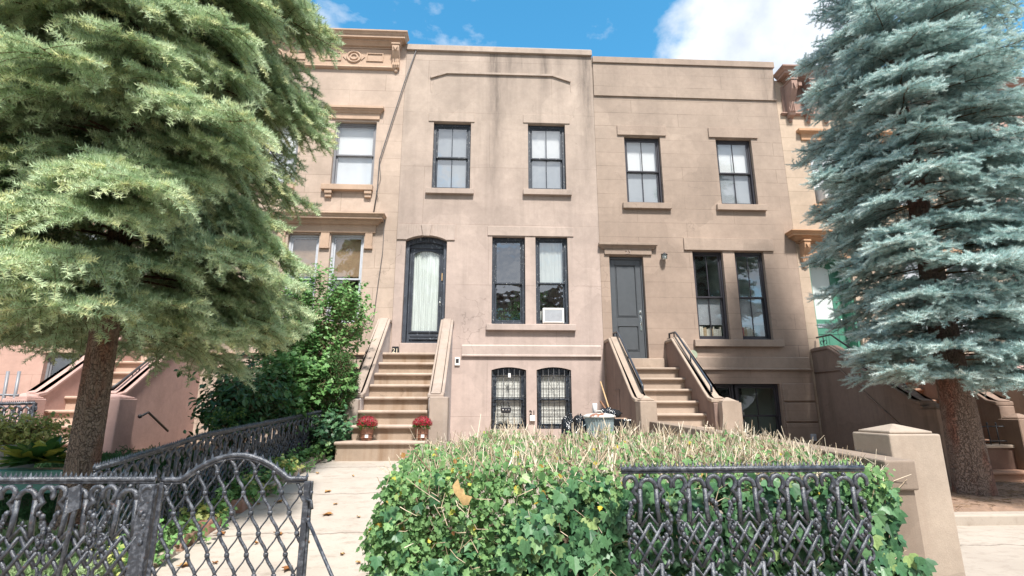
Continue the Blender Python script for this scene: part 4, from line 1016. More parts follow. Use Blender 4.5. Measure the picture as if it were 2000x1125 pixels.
for (v0, v1) in ((.15, .75), (.95, 1.8), (1.95, 2.5)):
    for (yy0, yy1) in ((YF+.13, YF+.145), (YF+.42, YF+.435)): m.box(x1-.085, x1-.07, yy0, yy1, z0+v0, z0+v1)
    for zz in (v0, v1): m.box(x1-.085, x1-.07, YF+.145, YF+.42, z0+zz-.012, z0+zz)
m.build('door_frame', 'greendoor', h25, .004)
yy = YF+.42; a, b, c_, d = x0+.075, x1-.075, z0, z1-.12
gx0, gx1, g0, g1 = a+.14, b-.26, c_+1.15, d-.10
m = MB(); m.box(a, gx0, yy, yy+.05, c_, d); m.box(gx1, b, yy, yy+.05, c_, d); m.box(gx0, gx1, yy, yy+.05, c_, g0)
gp = arch_pts(gx0, gx1, g1-.08, .08, 10)
for i in range(10):
    (ax, az), (bx_, bz) = gp[i], gp[i+1]; m.prism([(ax, az), (bx_, bz), (bx_, d), (ax, d)], 'y', yy, yy+.05)
for s_ in (0, 1):
    u0 = gx0-.02+s_*.36; u1 = u0+.30
    for (p0, p1, q0, q1) in ((u0, u1, c_+.2, c_+.215), (u0, u1, c_+.75, c_+.765), (u0, u0+.015, c_+.215, c_+.75), (u1-.015, u1, c_+.215, c_+.75)): m.box(p0, p1, yy-.012, yy, q0, q1)
dr = m.build('door', 'greendoor', h25, .004)
m = MB(); m.box(gx0-.005, gx1+.005, yy+.02, yy+.03, g0-.005, g1); m.build('pane', 'frost', dr)
bx('mail_slot', 'silver', dr, gx0+.08, gx1-.04, yy-.015, yy-.001, c_+.93, c_+1.03, .003)
m = MB(); m.ball((b-.13, yy-.04, c_+1.12), .035, 10); m.ball((b-.17, yy-.02, c_+1.6), .02, 8); m.build('door_knob', 'silver', dr)
bx('interior_wall', 'interior', h25, x0, x1, YF+.6, YF+.65, z0, z1, 0)
st = stoop(h25, 8.42, 9.62, 2.42, 12.12, .34, .25, 9, 'step25', 'stoop25', 'stoop25', (8.42, 8.12), (9.62, 9.92), .0,
      [(8.08, 8.48, 9.1, 9.5, 1.48, True), (9.60, 10.0, 9.1, 9.5, 1.3, True)], (2.86, 1.56, 11.9, 9.55))
for xx in (8.27, 9.77):
    m = MB(); m.tube([(xx, 12.45, 3.22), (xx, 11.9, 3.22), (xx, 11.65, 3.05), (xx, 9.95, 1.98), (xx, 9.8, 1.72)], .022, 8); m.tube([(xx, 12.2, 2.93), (xx, 12.2, 3.2)], .012, 6); m.tube([(xx, 11.0, 2.3), (xx, 11.0, 2.64)], .012, 6)
    for s_ in (-1, 1):
        m.tube([(xx, 12.2+s_*(.07-.05*cos(t)), 3.07+.05*sin(t)) for t in [k*pi/6 for k in range(10)]], .008, 6)
    m.build('handrail', 'blackiron', st)
m = MB(); xx = 8.10
m.tube([(xx, 12.45, 2.35), (xx, 11.5, 2.35), (xx, 9.6, .85)], .02, 4); m.tube([(xx, 12.4, .55), (xx, 10.2, .5)], .018, 4); m.build('panel_moulding', 'stoop25', st)
# house further right
h27 = empty('row_house', (17, YF, .2), 'brown red row house at the right edge, mostly hidden by the blue spruce', 'house')
ops = [(14.6, 15.6, 3.1, 5.3, 0), (16.6, 17.6, 3.1, 5.3, 0), (14.6, 15.6, 6.6, 8.3, 0), (16.6, 17.6, 6.6, 8.3, 0)]
m = MB(); wall_openings(m, 13.81, 19.5, -.1, 10.3, ops); m.build('wall', 'stucco17', h27)
for q in ops: window(h27, *q[:4], style='grey', muntin=False, upper='sheer', lower='sheer', trim='trim25', sill=(q[0]-.1, q[1]+.1, q[2]-.12, q[2]-.002, .11), lintel=(q[0]-.1, q[1]+.1, q[3], q[3]+.2, .04))
m = MB(); moulding(m, 14.3, 19.5, YF, cornice_prof(10.6, 10.2, .5), True, False); m.build('cornice', 'cornice25', h27, .006)
st = stoop(h27, 12.3, 13.5, 2.2, 12.12, .34, .25, 8, 'step25', 'stoop25', 'pink19', (12.3, 12.05), (13.5, 13.75), .0,
      [(12.0, 12.4, 9.2, 9.6, 1.35, True), (13.4, 13.8, 9.2, 9.6, 1.35, True)], (2.7, 1.5, 11.9, 9.6))

# loose cable swagged down the party wall
pts = [P(x, y, YF-.02) for x, y in ((817, 88), (790, 165), (742, 315), (738, 372), (729, 420))]
m = MB()
m.tube([(x, YF-.03-(.05 if 0 < i < 4 else 0), z) for i, (x, z) in enumerate(pts)], .016, 6)
p2 = [P(x, y, YF-.02) for x, y in ((742, 318), (744, 350), (735, 375), (739, 390))]; m.tube([(x, YF-.04, z) for x, z in p2], .006, 5)
tag(m.build('cable', 'cable'), 'thick grey cable hanging slack down the wall between the cornice house and the middle house', 'cable')
pts = [P(x, y, YF-.05) for x, y in ((747, 425), (751, 432), (748, 490), (738, 560), (731, 615), (722, 632), (705, 633), (700, 660), (696, 720))]
m = MB(); m.tube([(x, YF-.075, z) for x, z in pts], .009, 6); tag(m.build('cable', 'cable'), 'thin dark cable looping down from the window entablature to the peach house basement', 'cable')
# ---------------------------------------------------------------- cast iron fences
def spiral(cx, cz, r0, r1, a0, a1, n=12): return [(cx+(r0+(r1-r0)*i/n)*cos(a0+(a1-a0)*i/n), 0, cz+(r0+(r1-r0)*i/n)*sin(a0+(a1-a0)*i/n)) for i in range(n+1)]
def module_mesh(seed=1):
    """one cast panel: round arch with curled ears, leaf sprays, lattice of crossing bars, and the same again below; z=0 foot, 1.0 under the rail"""
    rr = random.Random(seed); m = MB()
    def bar(pts, r=.0135, n=6): m.tube([(p[0], p[1] if len(p) > 2 else 0, p[-1]) for p in pts], r, n)
    for s in (-1, 1):
        bar([(s*.066, 0, .70), (s*.058, 0, .78), (s*.055, 0, .915)], .0165)
        bar([(s*.069, 0, .02), (s*.066, 0, .46)], .0165)
        # curled ear springing from the arch shoulder
        ear = [(s*.070, 0, .80), (s*.076, 0, .86), (s*.085, 0, .885)]
        c = (s*.118, .945); rad = .042
        arc = [(c[0]+rad*cos(a)*s*-1, 0, c[1]+rad*sin(a)*1.12) for a in [(-60+290*(-1)*0)*pi/180]]
        pts = [(c[0]-s*rad*cos(a), 0, c[1]+rad*1.1*sin(a)) for a in [(-70+k*24)*pi/180 for k in range(13)]]
        bar([(s*.068, 0, .83)]+[(s*.078, 0, .875)]+pts, [.015, .015]+[.0165]*10+[.014, .012, .010])
        # leaf and grape spray down the side
        for zc, sg in ((.72, 1), (.24, -1)):
            for k in range(13):
                t = k/12; z = zc+sg*(.10-.24*t)*.95
                x = s*(.098+.034*sin(t*pi*1.0)+.012*sin(t*17)); r_ = .010+.010*abs(sin(t*8+1))
                m.ball((x, rr.uniform(-.012, .008), z+.02), r_, 6, 1, .8, 1.15)
            m.tube([(s*(.090+.050*sin(k/8*pi)), .0, zc+sg*(.13-.26*k/8)) for k in range(9)], [.006, .010, .012, .012, .010, .009, .008, .007, .005], 6)
            m.tube([(s*(.125+.022*cos(a)), -.004, zc-sg*.03+.026*sin(a)) for a in [k*pi/5 for k in range(9)]], .006, 5)
        # scallops at the sides of the lattice
        for zc in (.665, .575, .49):
            m.tube([(s*(.122+.022*cos(a)), 0, zc+.036*sin(a)) for a in [(-80+k*20)*pi/180 for k in range(9)]], .0095, 6)
    # arch
    bar([(.055*cos(a), 0, .915+.058*sin(a)) for a in [k*pi/10 for k in range(11)]], .0165)
    m.ball((0, 0, .992), .017, 8)
    # lattice of three by three lozenges
    W = .122; z0, z1 = .43, .70
    for d in (-1, 1):
        for off in (-.180, -.09, 0, .09, .180):
            a = (off-d*.090, z0-.0); b = (off+d*.090, z1+.0)
            # clip to |x|<W
            pts = []
            for t in (0, 1):
                pass
            dx, dz = b[0]-a[0], b[1]-a[1]; t0, t1 = 0, 1
            for lim in (-W, W):
                t = (lim-a[0])/dx
                if (dx > 0) == (lim > 0): t1 = min(t1, t)
                else: t0 = max(t0, t)
            if t1-t0 > .15: bar([(a[0]+dx*t0, -.004*d, a[1]+dz*t0), (a[0]+dx*t1, -.004*d, a[1]+dz*t1)], .0125, 4)
    for (zz, sg) in ((.70, 1), (.43, -1)):
        bar([(-.06, 0, zz-sg*.02), (0, 0, zz+sg*.055), (.06, 0, zz-sg*.02)], .0135, 4)
        m.ball((0, 0, zz+sg*.075), .014, 6, .8, .7, 1.5); m.ball((-.02, 0, zz+sg*.062), .011, 6, 1.3, .7, .8); m.ball((.02, 0, zz+sg*.062), .011, 6, 1.3, .7, .8)
    return m
MOD = module_mesh()
PANEL = MOD.build('panel', 'castiron', None, local=True); PANEL_ME = PANEL.data; bpy.data.objects.remove(PANEL)
for p_ in (PANEL_ME,): p_.name = 'panel'
def rail_spikes(m, pts, step=.031, h=.036, r=.012, rr=.017):
    """half-round handrail along pts with a row of little cast spikes"""
    m.tube(pts, rr, 8); m.tube([(p[0], p[1], p[2]-.02) for p in pts], rr*.62, 4)
    P_ = [Vector(p) for p in pts]; d = 0
    for a, b in zip(P_[:-1], P_[1:]):
        L = (b-a).length
        while d < L:
            p = a.lerp(b, d/L); hh = h*random.uniform(.8, 1.1)
            n = 5; base = [(p.x+r*cos(k*2*pi/n), p.y+r*sin(k*2*pi/n), p.z+rr*.7) for k in range(n)]
            m.add(base+[(p.x+random.uniform(-.003, .003), p.y, p.z+rr*.7+hh)], [(k, (k+1) % n, n) for k in range(n)], False)
            d += step
        d -= L
def fence(label, railpts, nmod, loc, gap0=0.0, cat='fence', group=None, posts=()):
    """railpts: polyline of the handrail; panels hang under it, each a child of its own"""
    t = empty('iron_fence', loc, label, cat, group)
    m = MB(); rail_spikes(m, railpts); m.build('handrail', 'castiron', t)
    P_ = [Vector(p) for p in railpts]; Ls = [(b-a).length for a, b in zip(P_[:-1], P_[1:])]; T = sum(Ls)
    def at(d):
        for a, b, L in zip(P_[:-1], P_[1:], Ls):
            if d <= L or b is P_[-1]: return a.lerp(b, d/L), (b-a)
            d -= L
    for i in range(nmod):
        p, dr = at(gap0+(T-gap0)*(i+.5)/nmod); ang = math.atan2(dr.y, dr.x)
        o = bpy.data.objects.new('panel', PANEL_ME); COL.objects.link(o); o.parent = t
        o.location = Vector((p.x, p.y, p.z-.035-1.0))-wloc(t); o.rotation_euler = (random.uniform(-.02, .02), random.uniform(-.012, .012), ang)
    # bottom rail
    m = MB(); m.tube([(p[0], p[1], p[2]-1.0) for p in railpts], .016, 6); m.build('bottom_rail', 'castiron', t)
    for (x, y, z) in posts:
        m = MB(); m.box(x-.017, x+.017, y-.017, y+.017, z-1.1, z-.01); m.build('post', 'castiron', t, .003)
    return t
FY = 3.6
xa, za = P(1213, 914, FY); xb, zb = P(1686, 913, FY)
fr = fence('short black cast iron fence in front of the ivy, left of the stone pillar', [(xa-.0, FY, za-.01), (xb, FY, za-.005)], 5, ((xa+xb)/2, FY, .05), 0)
m = MB(); m.tube([P(1652, 985, FY)[0:1]+(FY+.03, .86), (2.62, FY+.75, 1.08)], .012, 6); m.build('stay_bar', 'castiron', fr)
xa, za = P(-380, 925, FY); xb, zb = P(302, 936, FY-.02)
x165 = P(178, 1000, FY-.03)[0]
fl = fence('black cast iron front fence at the bottom left corner, ending at the gate post', [(xa, FY, zb+.005), (xb, FY-.01, zb)], 7, ((xa+xb)/2, FY, .05), 0)
xg0 = xb+.0
m = MB(); m.box(xg0-.085, xg0+.005, FY-.03, FY+.0, .0, zb-.03); m.box(xg0-.0, xg0+.02, FY-.045, FY+.02, .0, zb-.03); m.build('gate_post', 'castiron', fl, .004)
m = MB(); m.tube([(xg0-.50, FY-.045, .0), (xg0-.44, FY-.045, .9), (xg0-.43, FY-.04, 1.0)], .014, 6); m.prism([(xg0-.475, .86), (xg0-.405, .89), (xg0-.425, 1.03), (xg0-.49, 1.01)], 'y', FY-.06, FY-.045); m.build('latch_bar', 'castiron', fl)
# gate: arched top rail with spikes, wavy lozenge grille with knobs at the crossings
xg1 = P(604, 925, FY)[0]; zt = zb+.0
gate = empty('garden_gate', ((xg0+xg1)/2, FY, .03), 'black iron gate with an arched spiked top rail and diamond grille', 'gate')
W = xg1-xg0-.05; x0 = xg0+.04
def gtop(u):   # height of the top rail along the gate, u 0..1
    if u < .14 or u > .86: return zt-.005
    k = (u-.14)/.72; return zt+.145*(sin(pi*k)**.85)
pts = [(x0+W*i/40, FY, gtop(i/40)) for i in range(41)]
m = MB(); rail_spikes(m, pts, .055, .038, .012, .017); m.build('top_rail', 'castiron', gate)
m = MB(); m.box(x0+W-.012, x0+W+.025, FY-.02, FY+.02, .03, zt-.02); m.box(x0+W+.026, x0+W+.04, FY-.012, FY+.012, .03, zt-.02); m.build('stile', 'castiron', gate, .003)
m = MB(); m.box(x0-.012, x0+.012, FY-.012, FY+.012, .03, zt-.02); m.build('stile', 'castiron', gate, .003)
m = MB(); m.tube([(x0, FY, .10), (x0+W, FY, .10)], .014, 6); m.build('bottom_rail', 'castiron', gate)
pw = W/7.6; ph = .123; grid = MB()
ztop = zt+.145-.06; rows = 9
for r_ in range(-1, rows):
    for c_ in range(-9, 9):
        xn = x0+W*.5+(c_+(.5 if r_ % 2 else 0))*pw; zn = ztop-.05-r_*ph
        for d in (-1, 1):
            xe, ze = xn+d*pw/2, zn-ph
            n = 6; pp = []
            for k in range(n+1):
                t = k/n; x = xn+(xe-xn)*(t+.10*sin(2*pi*t)*(-1)*1.0); z = zn+(ze-zn)*t
                u = (x-x0)/W
                if 0.0 < u < 1.0 and z < gtop(u)-.01 and z > .11: pp.append((x, FY+d*.004, z))
            if len(pp) > 1: grid.tube(pp, .0105 if d > 0 else .0055, 6)
        u = (xn-x0)/W
        if 0.02 < u < .98 and .12 < zn < gtop(u)-.03: grid.ball((xn, FY, zn), .0185, 6, 1, .8, 1.05)
grid.build('grille', 'castiron', gate)
m = MB(); xs_ = x0+W+.03; m.tube([(xs_, FY-.01, .80), (xs_+.24, FY-.22, .52), (xs_+.56, FY-.5, .03)], .012, 6); m.ball((xs_, FY-.01, .80), .02, 6); m.build('stay_bar', 'castiron', gate)
m = MB(); m.tube([(xs_-.02, FY-.02, .93), (xs_+.02, FY-.04, .92), (xs_+.03, FY-.04, .87)], .009, 6); m.ball((xs_+.015, FY-.03, .97), .012, 6); m.build('latch', 'castiron', gate)

# divider fence running back to the stoop of number 21
dv = [P(184, 915, 4.55), P(296, 883, 5.3), P(400, 850, 6.2), P(565, 818, 8.5), P(650, 800, 10.0)]; dy = [4.55, 5.3, 6.2, 8.5, 10.0]
pts = [(a[0], y, a[1]) for a, y in zip(dv, dy)]
fence('long black cast iron fence climbing from the front gate back to the left stoop wall', pts, 17, ((pts[0][0]+pts[-1][0])/2, 7, .3))
# fence fragment in front of the pink stoop, far left
pts = [(P(-60, 790, 8.6)[0], 8.6, P(-60, 790, 8.6)[1]), (P(69, 787, 8.6)[0], 8.6, P(69, 787, 8.6)[1])]
ff = fence('distant black cast iron fence in front of the left pillar of the pink stoop', pts, 4, (-8.6, 8.6, .65))
m = MB(); x_ = pts[1][0]; m.box(x_-.02, x_+.02, 8.58, 8.62, .5, pts[1][2]); m.build('post', 'castiron', ff)
rl = MB()
for (xa_, xb_) in ((8, 16), (28, 38)): 
    a = P(xb_, 725, 9.6); b = P(xa_, 790, 9.6); rl.tube([(a[0], 9.6, a[1]), (b[0], 9.6, b[1]-.5)], .025, 6)
a = P(-50, 770, 9.6); b = P(36, 772, 9.6); rl.tube([(a[0], 9.6, a[1]), (b[0], 9.6, b[1])], .02, 6)
tag(rl.build('railing', 'greyframe'), 'two leaning grey metal posts at the far left edge', 'railing')

# low iron fence on the dark wall, right
wy = 9.3
zt_ = P(1900, 869, wy)[1]; wx0 = P(1836, 870, wy)[0]
dw = empty('garden_wall', (11, wy, 0), 'low dark brown garden wall behind the blue spruce trunk', 'wall')
bx('wall_face', 'darkwall', dw, wx0, 16, wy, wy+.22, -.1, zt_-.06, .01); bx('coping', 'pillarstone', dw, wx0-.02, 16, wy-.03, wy+.25, zt_-.058, zt_, .01)
t = empty('iron_fence', (11, wy+.1, zt_), 'tiny spiked black fence on top of the low dark garden wall', 'fence')
m = MB(); z1_ = zt_+.36
for zz in (zt_+.06, z1_-.04): m.tube([(wx0+.05, wy+.1, zz), (15.5, wy+.1, zz)], .012, 5)
m.build('handrail', 'blackiron', t)
k = 0; x = wx0+.05
while x < 14.6 and k < 60:
    m = MB(); m.tube([(x, wy+.1, zt_), (x, wy+.1, z1_)], .011, 5); m.ball((x, wy+.1, z1_+.01), .02, 6, 1, .7, 1.5); m.ball((x, wy+.1, z1_-.05), .018, 6, 1.6, .6, .7); m.build('picket', 'blackiron', t); x += .17; k += 1

# ---------------------------------------------------------------- stone pillar and party wall
px0, pxr, py0 = 3.29, 3.73, 4.2
pt = P(1735, 848, 4.2)[1]
pil = empty('stone_pillar', (3.51, 4.42, 0), 'square brown sandstone pillar with a pyramid cap, at the right end of the hedge', 'pillar')
m = MB(); m.box(px0, pxr, py0, py0+.44, -.05, pt); m.build('shaft', 'pillarstone', pil, .012, seg=2)
m = MB(); m.box(px0+.035, pxr-.035, py0+.035, py0+.405, pt+.001, pt+.022); m.taper(px0+.045, pxr-.045, py0+.045, py0+.395, pt+.022, pt+.075, .165); m.build('cap', 'pillarstone', pil, .008, seg=2)
pw_ = empty('party_wall', (3.15, 7, 0), 'low brown stone wall running from the tall pillar back to the grey door stoop', 'wall')
zc_ = P(1722, 897, 4.05)[1]
def pwall(m, x0, x1, lift, yb0=4.0, drop=0):
    m.prism([(yb0, drop-.05 if drop else -.05), (yb0, zc_+lift), (6.5, zc_+lift+.07), (9.9, zc_+lift+.15), (9.9, -.05)], 'x', x0, x1)
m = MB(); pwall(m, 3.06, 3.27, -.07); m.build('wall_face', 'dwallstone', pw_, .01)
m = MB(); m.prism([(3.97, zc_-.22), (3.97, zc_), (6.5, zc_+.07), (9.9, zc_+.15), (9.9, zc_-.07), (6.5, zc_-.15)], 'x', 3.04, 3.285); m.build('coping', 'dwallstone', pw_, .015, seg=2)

# ---------------------------------------------------------------- flower pots, bins, bags
def mum(loc, r, label):
    t = empty('potted_mum', loc, label, 'potted flowers')
    x, y, z = loc
    m = MB(); n = 28
    prof = [(.085, 0), (.088, .01), (.10, .10), (.113, .19), (.118, .20), (.118, .225), (.105, .225)]
    m.lathe(prof, (x, y, z), 36, ripple=.02)
    for zz in (.05, .12, .19): m.tube([(x+(.095+.1*zz)*cos(a*pi/12), y+(.095+.1*zz)*sin(a*pi/12), z+zz) for a in range(24)], .006, 5, closed=True)
    m.build('wicker_pot', 'wicker', t)
    bx('label', 'label', t, x-.0, x+.055, y-.125, y-.112, z+.05, z+.10, .002)
    rg = np.random.default_rng(int(abs(x)*1000)); N_ = 460
    d = rg.normal(size=(N_, 3)); d[:, 2] = np.abs(d[:, 2])*.9-.15; d /= np.linalg.norm(d, axis=1, keepdims=True)
    C = np.array([x, y, z+.27]); Pn = C+d*np.array([r, r, r*.78])*rg.uniform(.82, 1.05, (N_, 1))
    k = 9; a = np.arange(k)*2*pi/k; V = [(0, 0, .0)]
    for i in range(k): V += [(cos(a[i]-.22)*.5, sin(a[i]-.22)*.5, .18), (cos(a[i])*1.0, sin(a[i])*1.0, .36), (cos(a[i]+.22)*.5, sin(a[i]+.22)*.5, .18)]
    V = np.array(V); F = np.array([(0, 1+3*i, 2+3*i, 3+3*i) for i in range(k)])
    V = V[:, [0, 2, 1]]  # disc normal along local Y
    vv, ff, rr_ = scatter(V, F, Pn, frames(d, roll=rg.uniform(0, 6, N_)), rg.uniform(.014, .021, N_), rg.random(N_))
    bigmesh('blooms', vv, ff, ['mum'], t, rr_)
    N_ = 420; d = rg.normal(size=(N_, 3)); d /= np.linalg.norm(d, axis=1, keepdims=True); d[:, 2] = d[:, 2]*.6-.1
    Pn = np.array([x, y, z+.25])+d*np.array([r*.88, r*.88, r*.62])*rg.uniform(.3, 1.0, (N_, 1))
    vv, ff, rr_ = scatter(LEAF5, LEAF5F, Pn, frames(d+rg.normal(size=(N_, 3))*.4, roll=rg.uniform(0, 6, N_)), rg.uniform(.03, .05, N_), rg.random(N_))
    bigmesh('foliage', vv, ff, ['mumgreen'], t, rr_)
def leaf_template(outline, fold=.12, droop=.1):
    """closed half outline mirrored about the midrib; length along +Y 0..1"""
    L = [(0, 0)]+outline+[(0, 1)]
    V = [(0, y, -droop*y*y) for y in np.linspace(0, 1, len(L))]
    V = []; F = []
    for s in (-1, 1):
        for (x, y) in L: V.append((s*x, y, fold*abs(x)-droop*y*y))
    n = len(L)
    for k, s in ((0, -1), (1, 1)):
        for i in range(1, n-1):
            # triangle fan from leaf base written as quads degenerate-free: (base, i, i+1, mid)
            F.append((k*n, k*n+i, k*n+i+1) if s > 0 else (k*n, k*n+i+1, k*n+i))
    return np.array(V, float), np.array(F)
LEAF5, LEAF5F = leaf_template([(.22, .12), (.42, .32), (.26, .42), (.34, .62), (.16, .72)])       # lobed hedge leaf
IVY, IVYF = leaf_template([(.20, -.10), (.50, .02), (.62, .22), (.38, .30), (.46, .62), (.20, .66)], .18, .15)
OVAL, OVALF = leaf_template([(.20, .15), (.30, .4), (.24, .7)], .2, .25)
LONG, LONGF = leaf_template([(.10, .12), (.22, .4), (.15, .75)], .25, .5)
sz = 2.715-6*.2515
mum((P(718, 855, 9.35)[0], 9.25, 2.715-7*.2515), .178, 'round dark red chrysanthemum in a wicker pot at the left end of the step')
mum((P(825, 840, 9.3)[0], 9.25, 2.715-7*.2515), .168, 'dark red chrysanthemum at the right end of the step, half hidden by the hedge')

bxx, byy = P(1171, 830, 9.0)[0], 9.0
zt_ = P(1171, 812, byy)[1]; zg_ = gz(bxx, byy)
b_ = empty('trash_can', (bxx, byy, zg_), 'ribbed galvanised trash can with a rusty white lid, between the black bags', 'trash can')
m = MB(); H_ = zt_-zg_-.03
m.lathe([(.20, 0), (.215, .04), (.215, .05), (.245, H_-.06), (.25, H_-.05), (.25, H_)], (bxx, byy, zg_), 64, False, .025); m.build('body', 'galv', b_)
m = MB(); m.lathe([(.272, -.03), (.278, -.028), (.278, .0), (.25, .012), (.2, .03), (.19, .028), (.1, .045), (.02, .05)], (bxx, byy, zt_), 40); m.tube([(bxx-.06, byy, zt_+.04), (bxx-.04, byy, zt_+.08), (bxx+.04, byy, zt_+.08), (bxx+.06, byy, zt_+.04)], .008, 6); m.build('lid', 'rustlid', b_)
m = MB()
for s in (-1, 1): m = MB(); m.tube([(bxx+s*.25, byy-.06, zt_-.14), (bxx+s*.30, byy-.06, zt_-.18), (bxx+s*.30, byy+.06, zt_-.18), (bxx+s*.25, byy+.06, zt_-.14)], .008, 6); m.build('handle', 'galv', b_)
def bag(cx, cy, cz, rx, ry, rz, label, seed, knot=True, grp='black rubbish bags'):
    """crumpled plastic sack: a gathered, creased lump with a tied neck"""
    rg = np.random.default_rng(seed); nu, nv = 64, 40; V = []; ph = rg.uniform(0, 6, 24); fr_ = rg.normal(size=(24, 3))*2.0
    for j in range(nv+1):
        th = pi*j/nv
        for i in range(nu):
            a = 2*pi*i/nu; d = np.array([sin(th)*cos(a), sin(th)*sin(a), -cos(th)])
            k = 1+.0
            for q in range(24):
                sc_ = 1+q*.35; k += .05/sc_**.6*(1-2*abs(sin(float(d@fr_[q])*sc_*.9+ph[q])))*1.0
            top = max(0, d[2]); k *= 1-.40*top**3*(1 if knot else .3)
            zz = d[2]*(1 if d[2] > 0 else .75)
            V.append((cx+rx*k*d[0]*(1-.25*top), cy+ry*k*d[1]*(1-.25*top), cz+rz*k*zz*(1+.35*top**6*knot)))
    F = [(j*nu+i, j*nu+(i+1) % nu, (j+1)*nu+(i+1) % nu, (j+1)*nu+i) for j in range(nv) for i in range(nu)]
    m = MB(); m.add(V, F, True); o = m.build('rubbish_bag', 'bagmat'); tag(o, label, 'rubbish bag', grp)
    return o
bag(P(1110, 815, 9.3)[0], 9.3, zg_+.42, .17, .2, .46, 'leftmost black bag, crumpled upright under the basement window', 3)
bag(P(1134, 812, 9.1)[0], 9.15, zg_+.42, .22, .24, .48, 'large glossy black bag with a knotted neck, directly left of the trash can', 4)
bag(P(1188, 795, 9.5)[0], 9.5, zt_+.02, .26, .2, .17, 'loose black bag heaped behind the trash can lid, broom handle leaning over it', 6)
# square bin liner over a box on the right
bb = empty('lined_bin', (P(1207, 830, 9.1)[0], 9.1, zg_), 'square bin lined in shiny black plastic, right of the trash can', 'bin')
x_ = P(1208, 830, 9.1)[0]; m = MB(); nx = 10; z_ = zt_-.05
ring = []
for zz, e in ((zg_, .15), (zg_+.3, .16), (z_-.12, .175), (z_-.02, .185), (z_, .17), (z_-.03, .15)):
    for (ux, uy) in [(-1, -1), (-.3, -1.06), (.3, -.97), (1, -1), (1.05, -.3), (.97, .3), (1, 1), (.3, 1.05), (-.3, .97), (-1, 1), (-1.04, .3), (-.97, -.3)]:
        j = random.uniform(.96, 1.05); ring.append((x_+ux*e*j, 9.1+uy*e*j, zz+random.uniform(-.012, .012)))
m.add(ring, [(r_*12+i, r_*12+(i+1) % 12, (r_+1)*12+(i+1) % 12, (r_+1)*12+i) for r_ in range(5) for i in range(12)], False); m.add([(x_-.14, 8.97, z_-.02), (x_+.14, 8.97, z_-.02), (x_+.14, 9.23, z_-.02), (x_-.14, 9.23, z_-.02)], [(0, 1, 2, 3)]); m.build('liner', 'bagmat', bb)
m = MB(); m.prism([(x_-.12, 8.96), (x_+.12, 8.99), (x_+.14, 9.16), (x_-.05, 9.2)], 'z', z_-.005, z_+.012); o = m.build('cardboard_sheet', 'cardboard'); tag(o, 'flattened pinkish cardboard lying on the lined bin', 'cardboard')
m = MB(); a = P(1174, 745, 9.75); c_ = P(1194, 808, 9.35); m.tube([(a[0], 9.8, a[1]), (c_[0], 9.35, c_[1]-.05)], .014, 8); tag(m.build('broom_handle', 'wood'), 'long pale wooden broom handle leaning out of the rubbish', 'broom handle')
m = MB(); a = P(1173, 784, 9.7); c_ = P(1190, 806, 9.35); m.tube([(a[0], 9.7, a[1]), (c_[0], 9.35, c_[1]-.04)], .02, 8); tag(m.build('wooden_stake', 'darkwood'), 'short thick brown wooden stake beside the pale broom handle', 'stake')
m = MB(); a = P(1163, 800, 9.4); m.lathe([(.045, -.12), (.045, .1), (.04, .11)], (a[0], 9.45, a[1]), 12); tag(m.build('paper_tube', 'label'), 'pale upright carton in the rubbish behind the trash can', 'carton')
# handbag shaped planter hooked on the window bars
hx, hz = P(988, 800, YF-.05)
hb = empty('handbag', (hx, YF-.06, hz), 'small black studded handbag hanging on the bars of the left basement window', 'handbag')
m = MB(); m.prism([(hx-.11, hz-.08), (hx+.11, hz-.08), (hx+.13, hz+.05), (hx-.13, hz+.05)], 'y', YF-.12, YF+.01); m.build('body', 'darkplastic', hb, .015)
m = MB(); m.tube([(hx-.10, YF-.05, hz+.05), (hx-.13, YF-.04, hz+.14), (hx-.06, YF-.03, hz+.22), (hx+.03, YF-.03, hz+.20), (hx+.10, YF-.05, hz+.05)], .007, 6); m.build('strap', 'darkplastic', hb)
m = MB()
for i in range(3): m.ball((hx-.07+.07*i, YF-.125, hz-.01), .017, 6)
m.build('stud', 'silver', hb)
m = MB(); a = P(995, 733, YF+.0); m.box(a[0]-.03, a[0]+.03, YF+.0, YF+.03, a[1]-.05, a[1]+.05); tag(m.build('window_tag', 'label'), 'small pale tag at the top of the left basement window bars', 'tag')
# bins far right
for (px_, py_, mt, lb) in ((1992, 845, 'bluebin', 'dark blue bin at the right edge behind the tiny fence'), (1978, 835, 'greenbin', 'green lidded bin at the right edge, left of the blue bin')):
    x, z = P(px_, py_, 10.4); t = empty('wheeled_bin', (x, 10.4, .1), lb, 'bin')
    m = MB(); m.taper(x-.24, x+.24, 10.15, 10.65, z+.12, .12, 0) if False else m.prism([(x-.2, .1), (x+.2, .1), (x+.25, z), (x-.25, z)], 'y', 10.15, 10.6); m.build('body', mt, t, .02)
    m = MB(); m.box(x-.27, x+.27, 10.1, 10.64, z+.003, z+.06); m.build('lid', mt, t, .02)

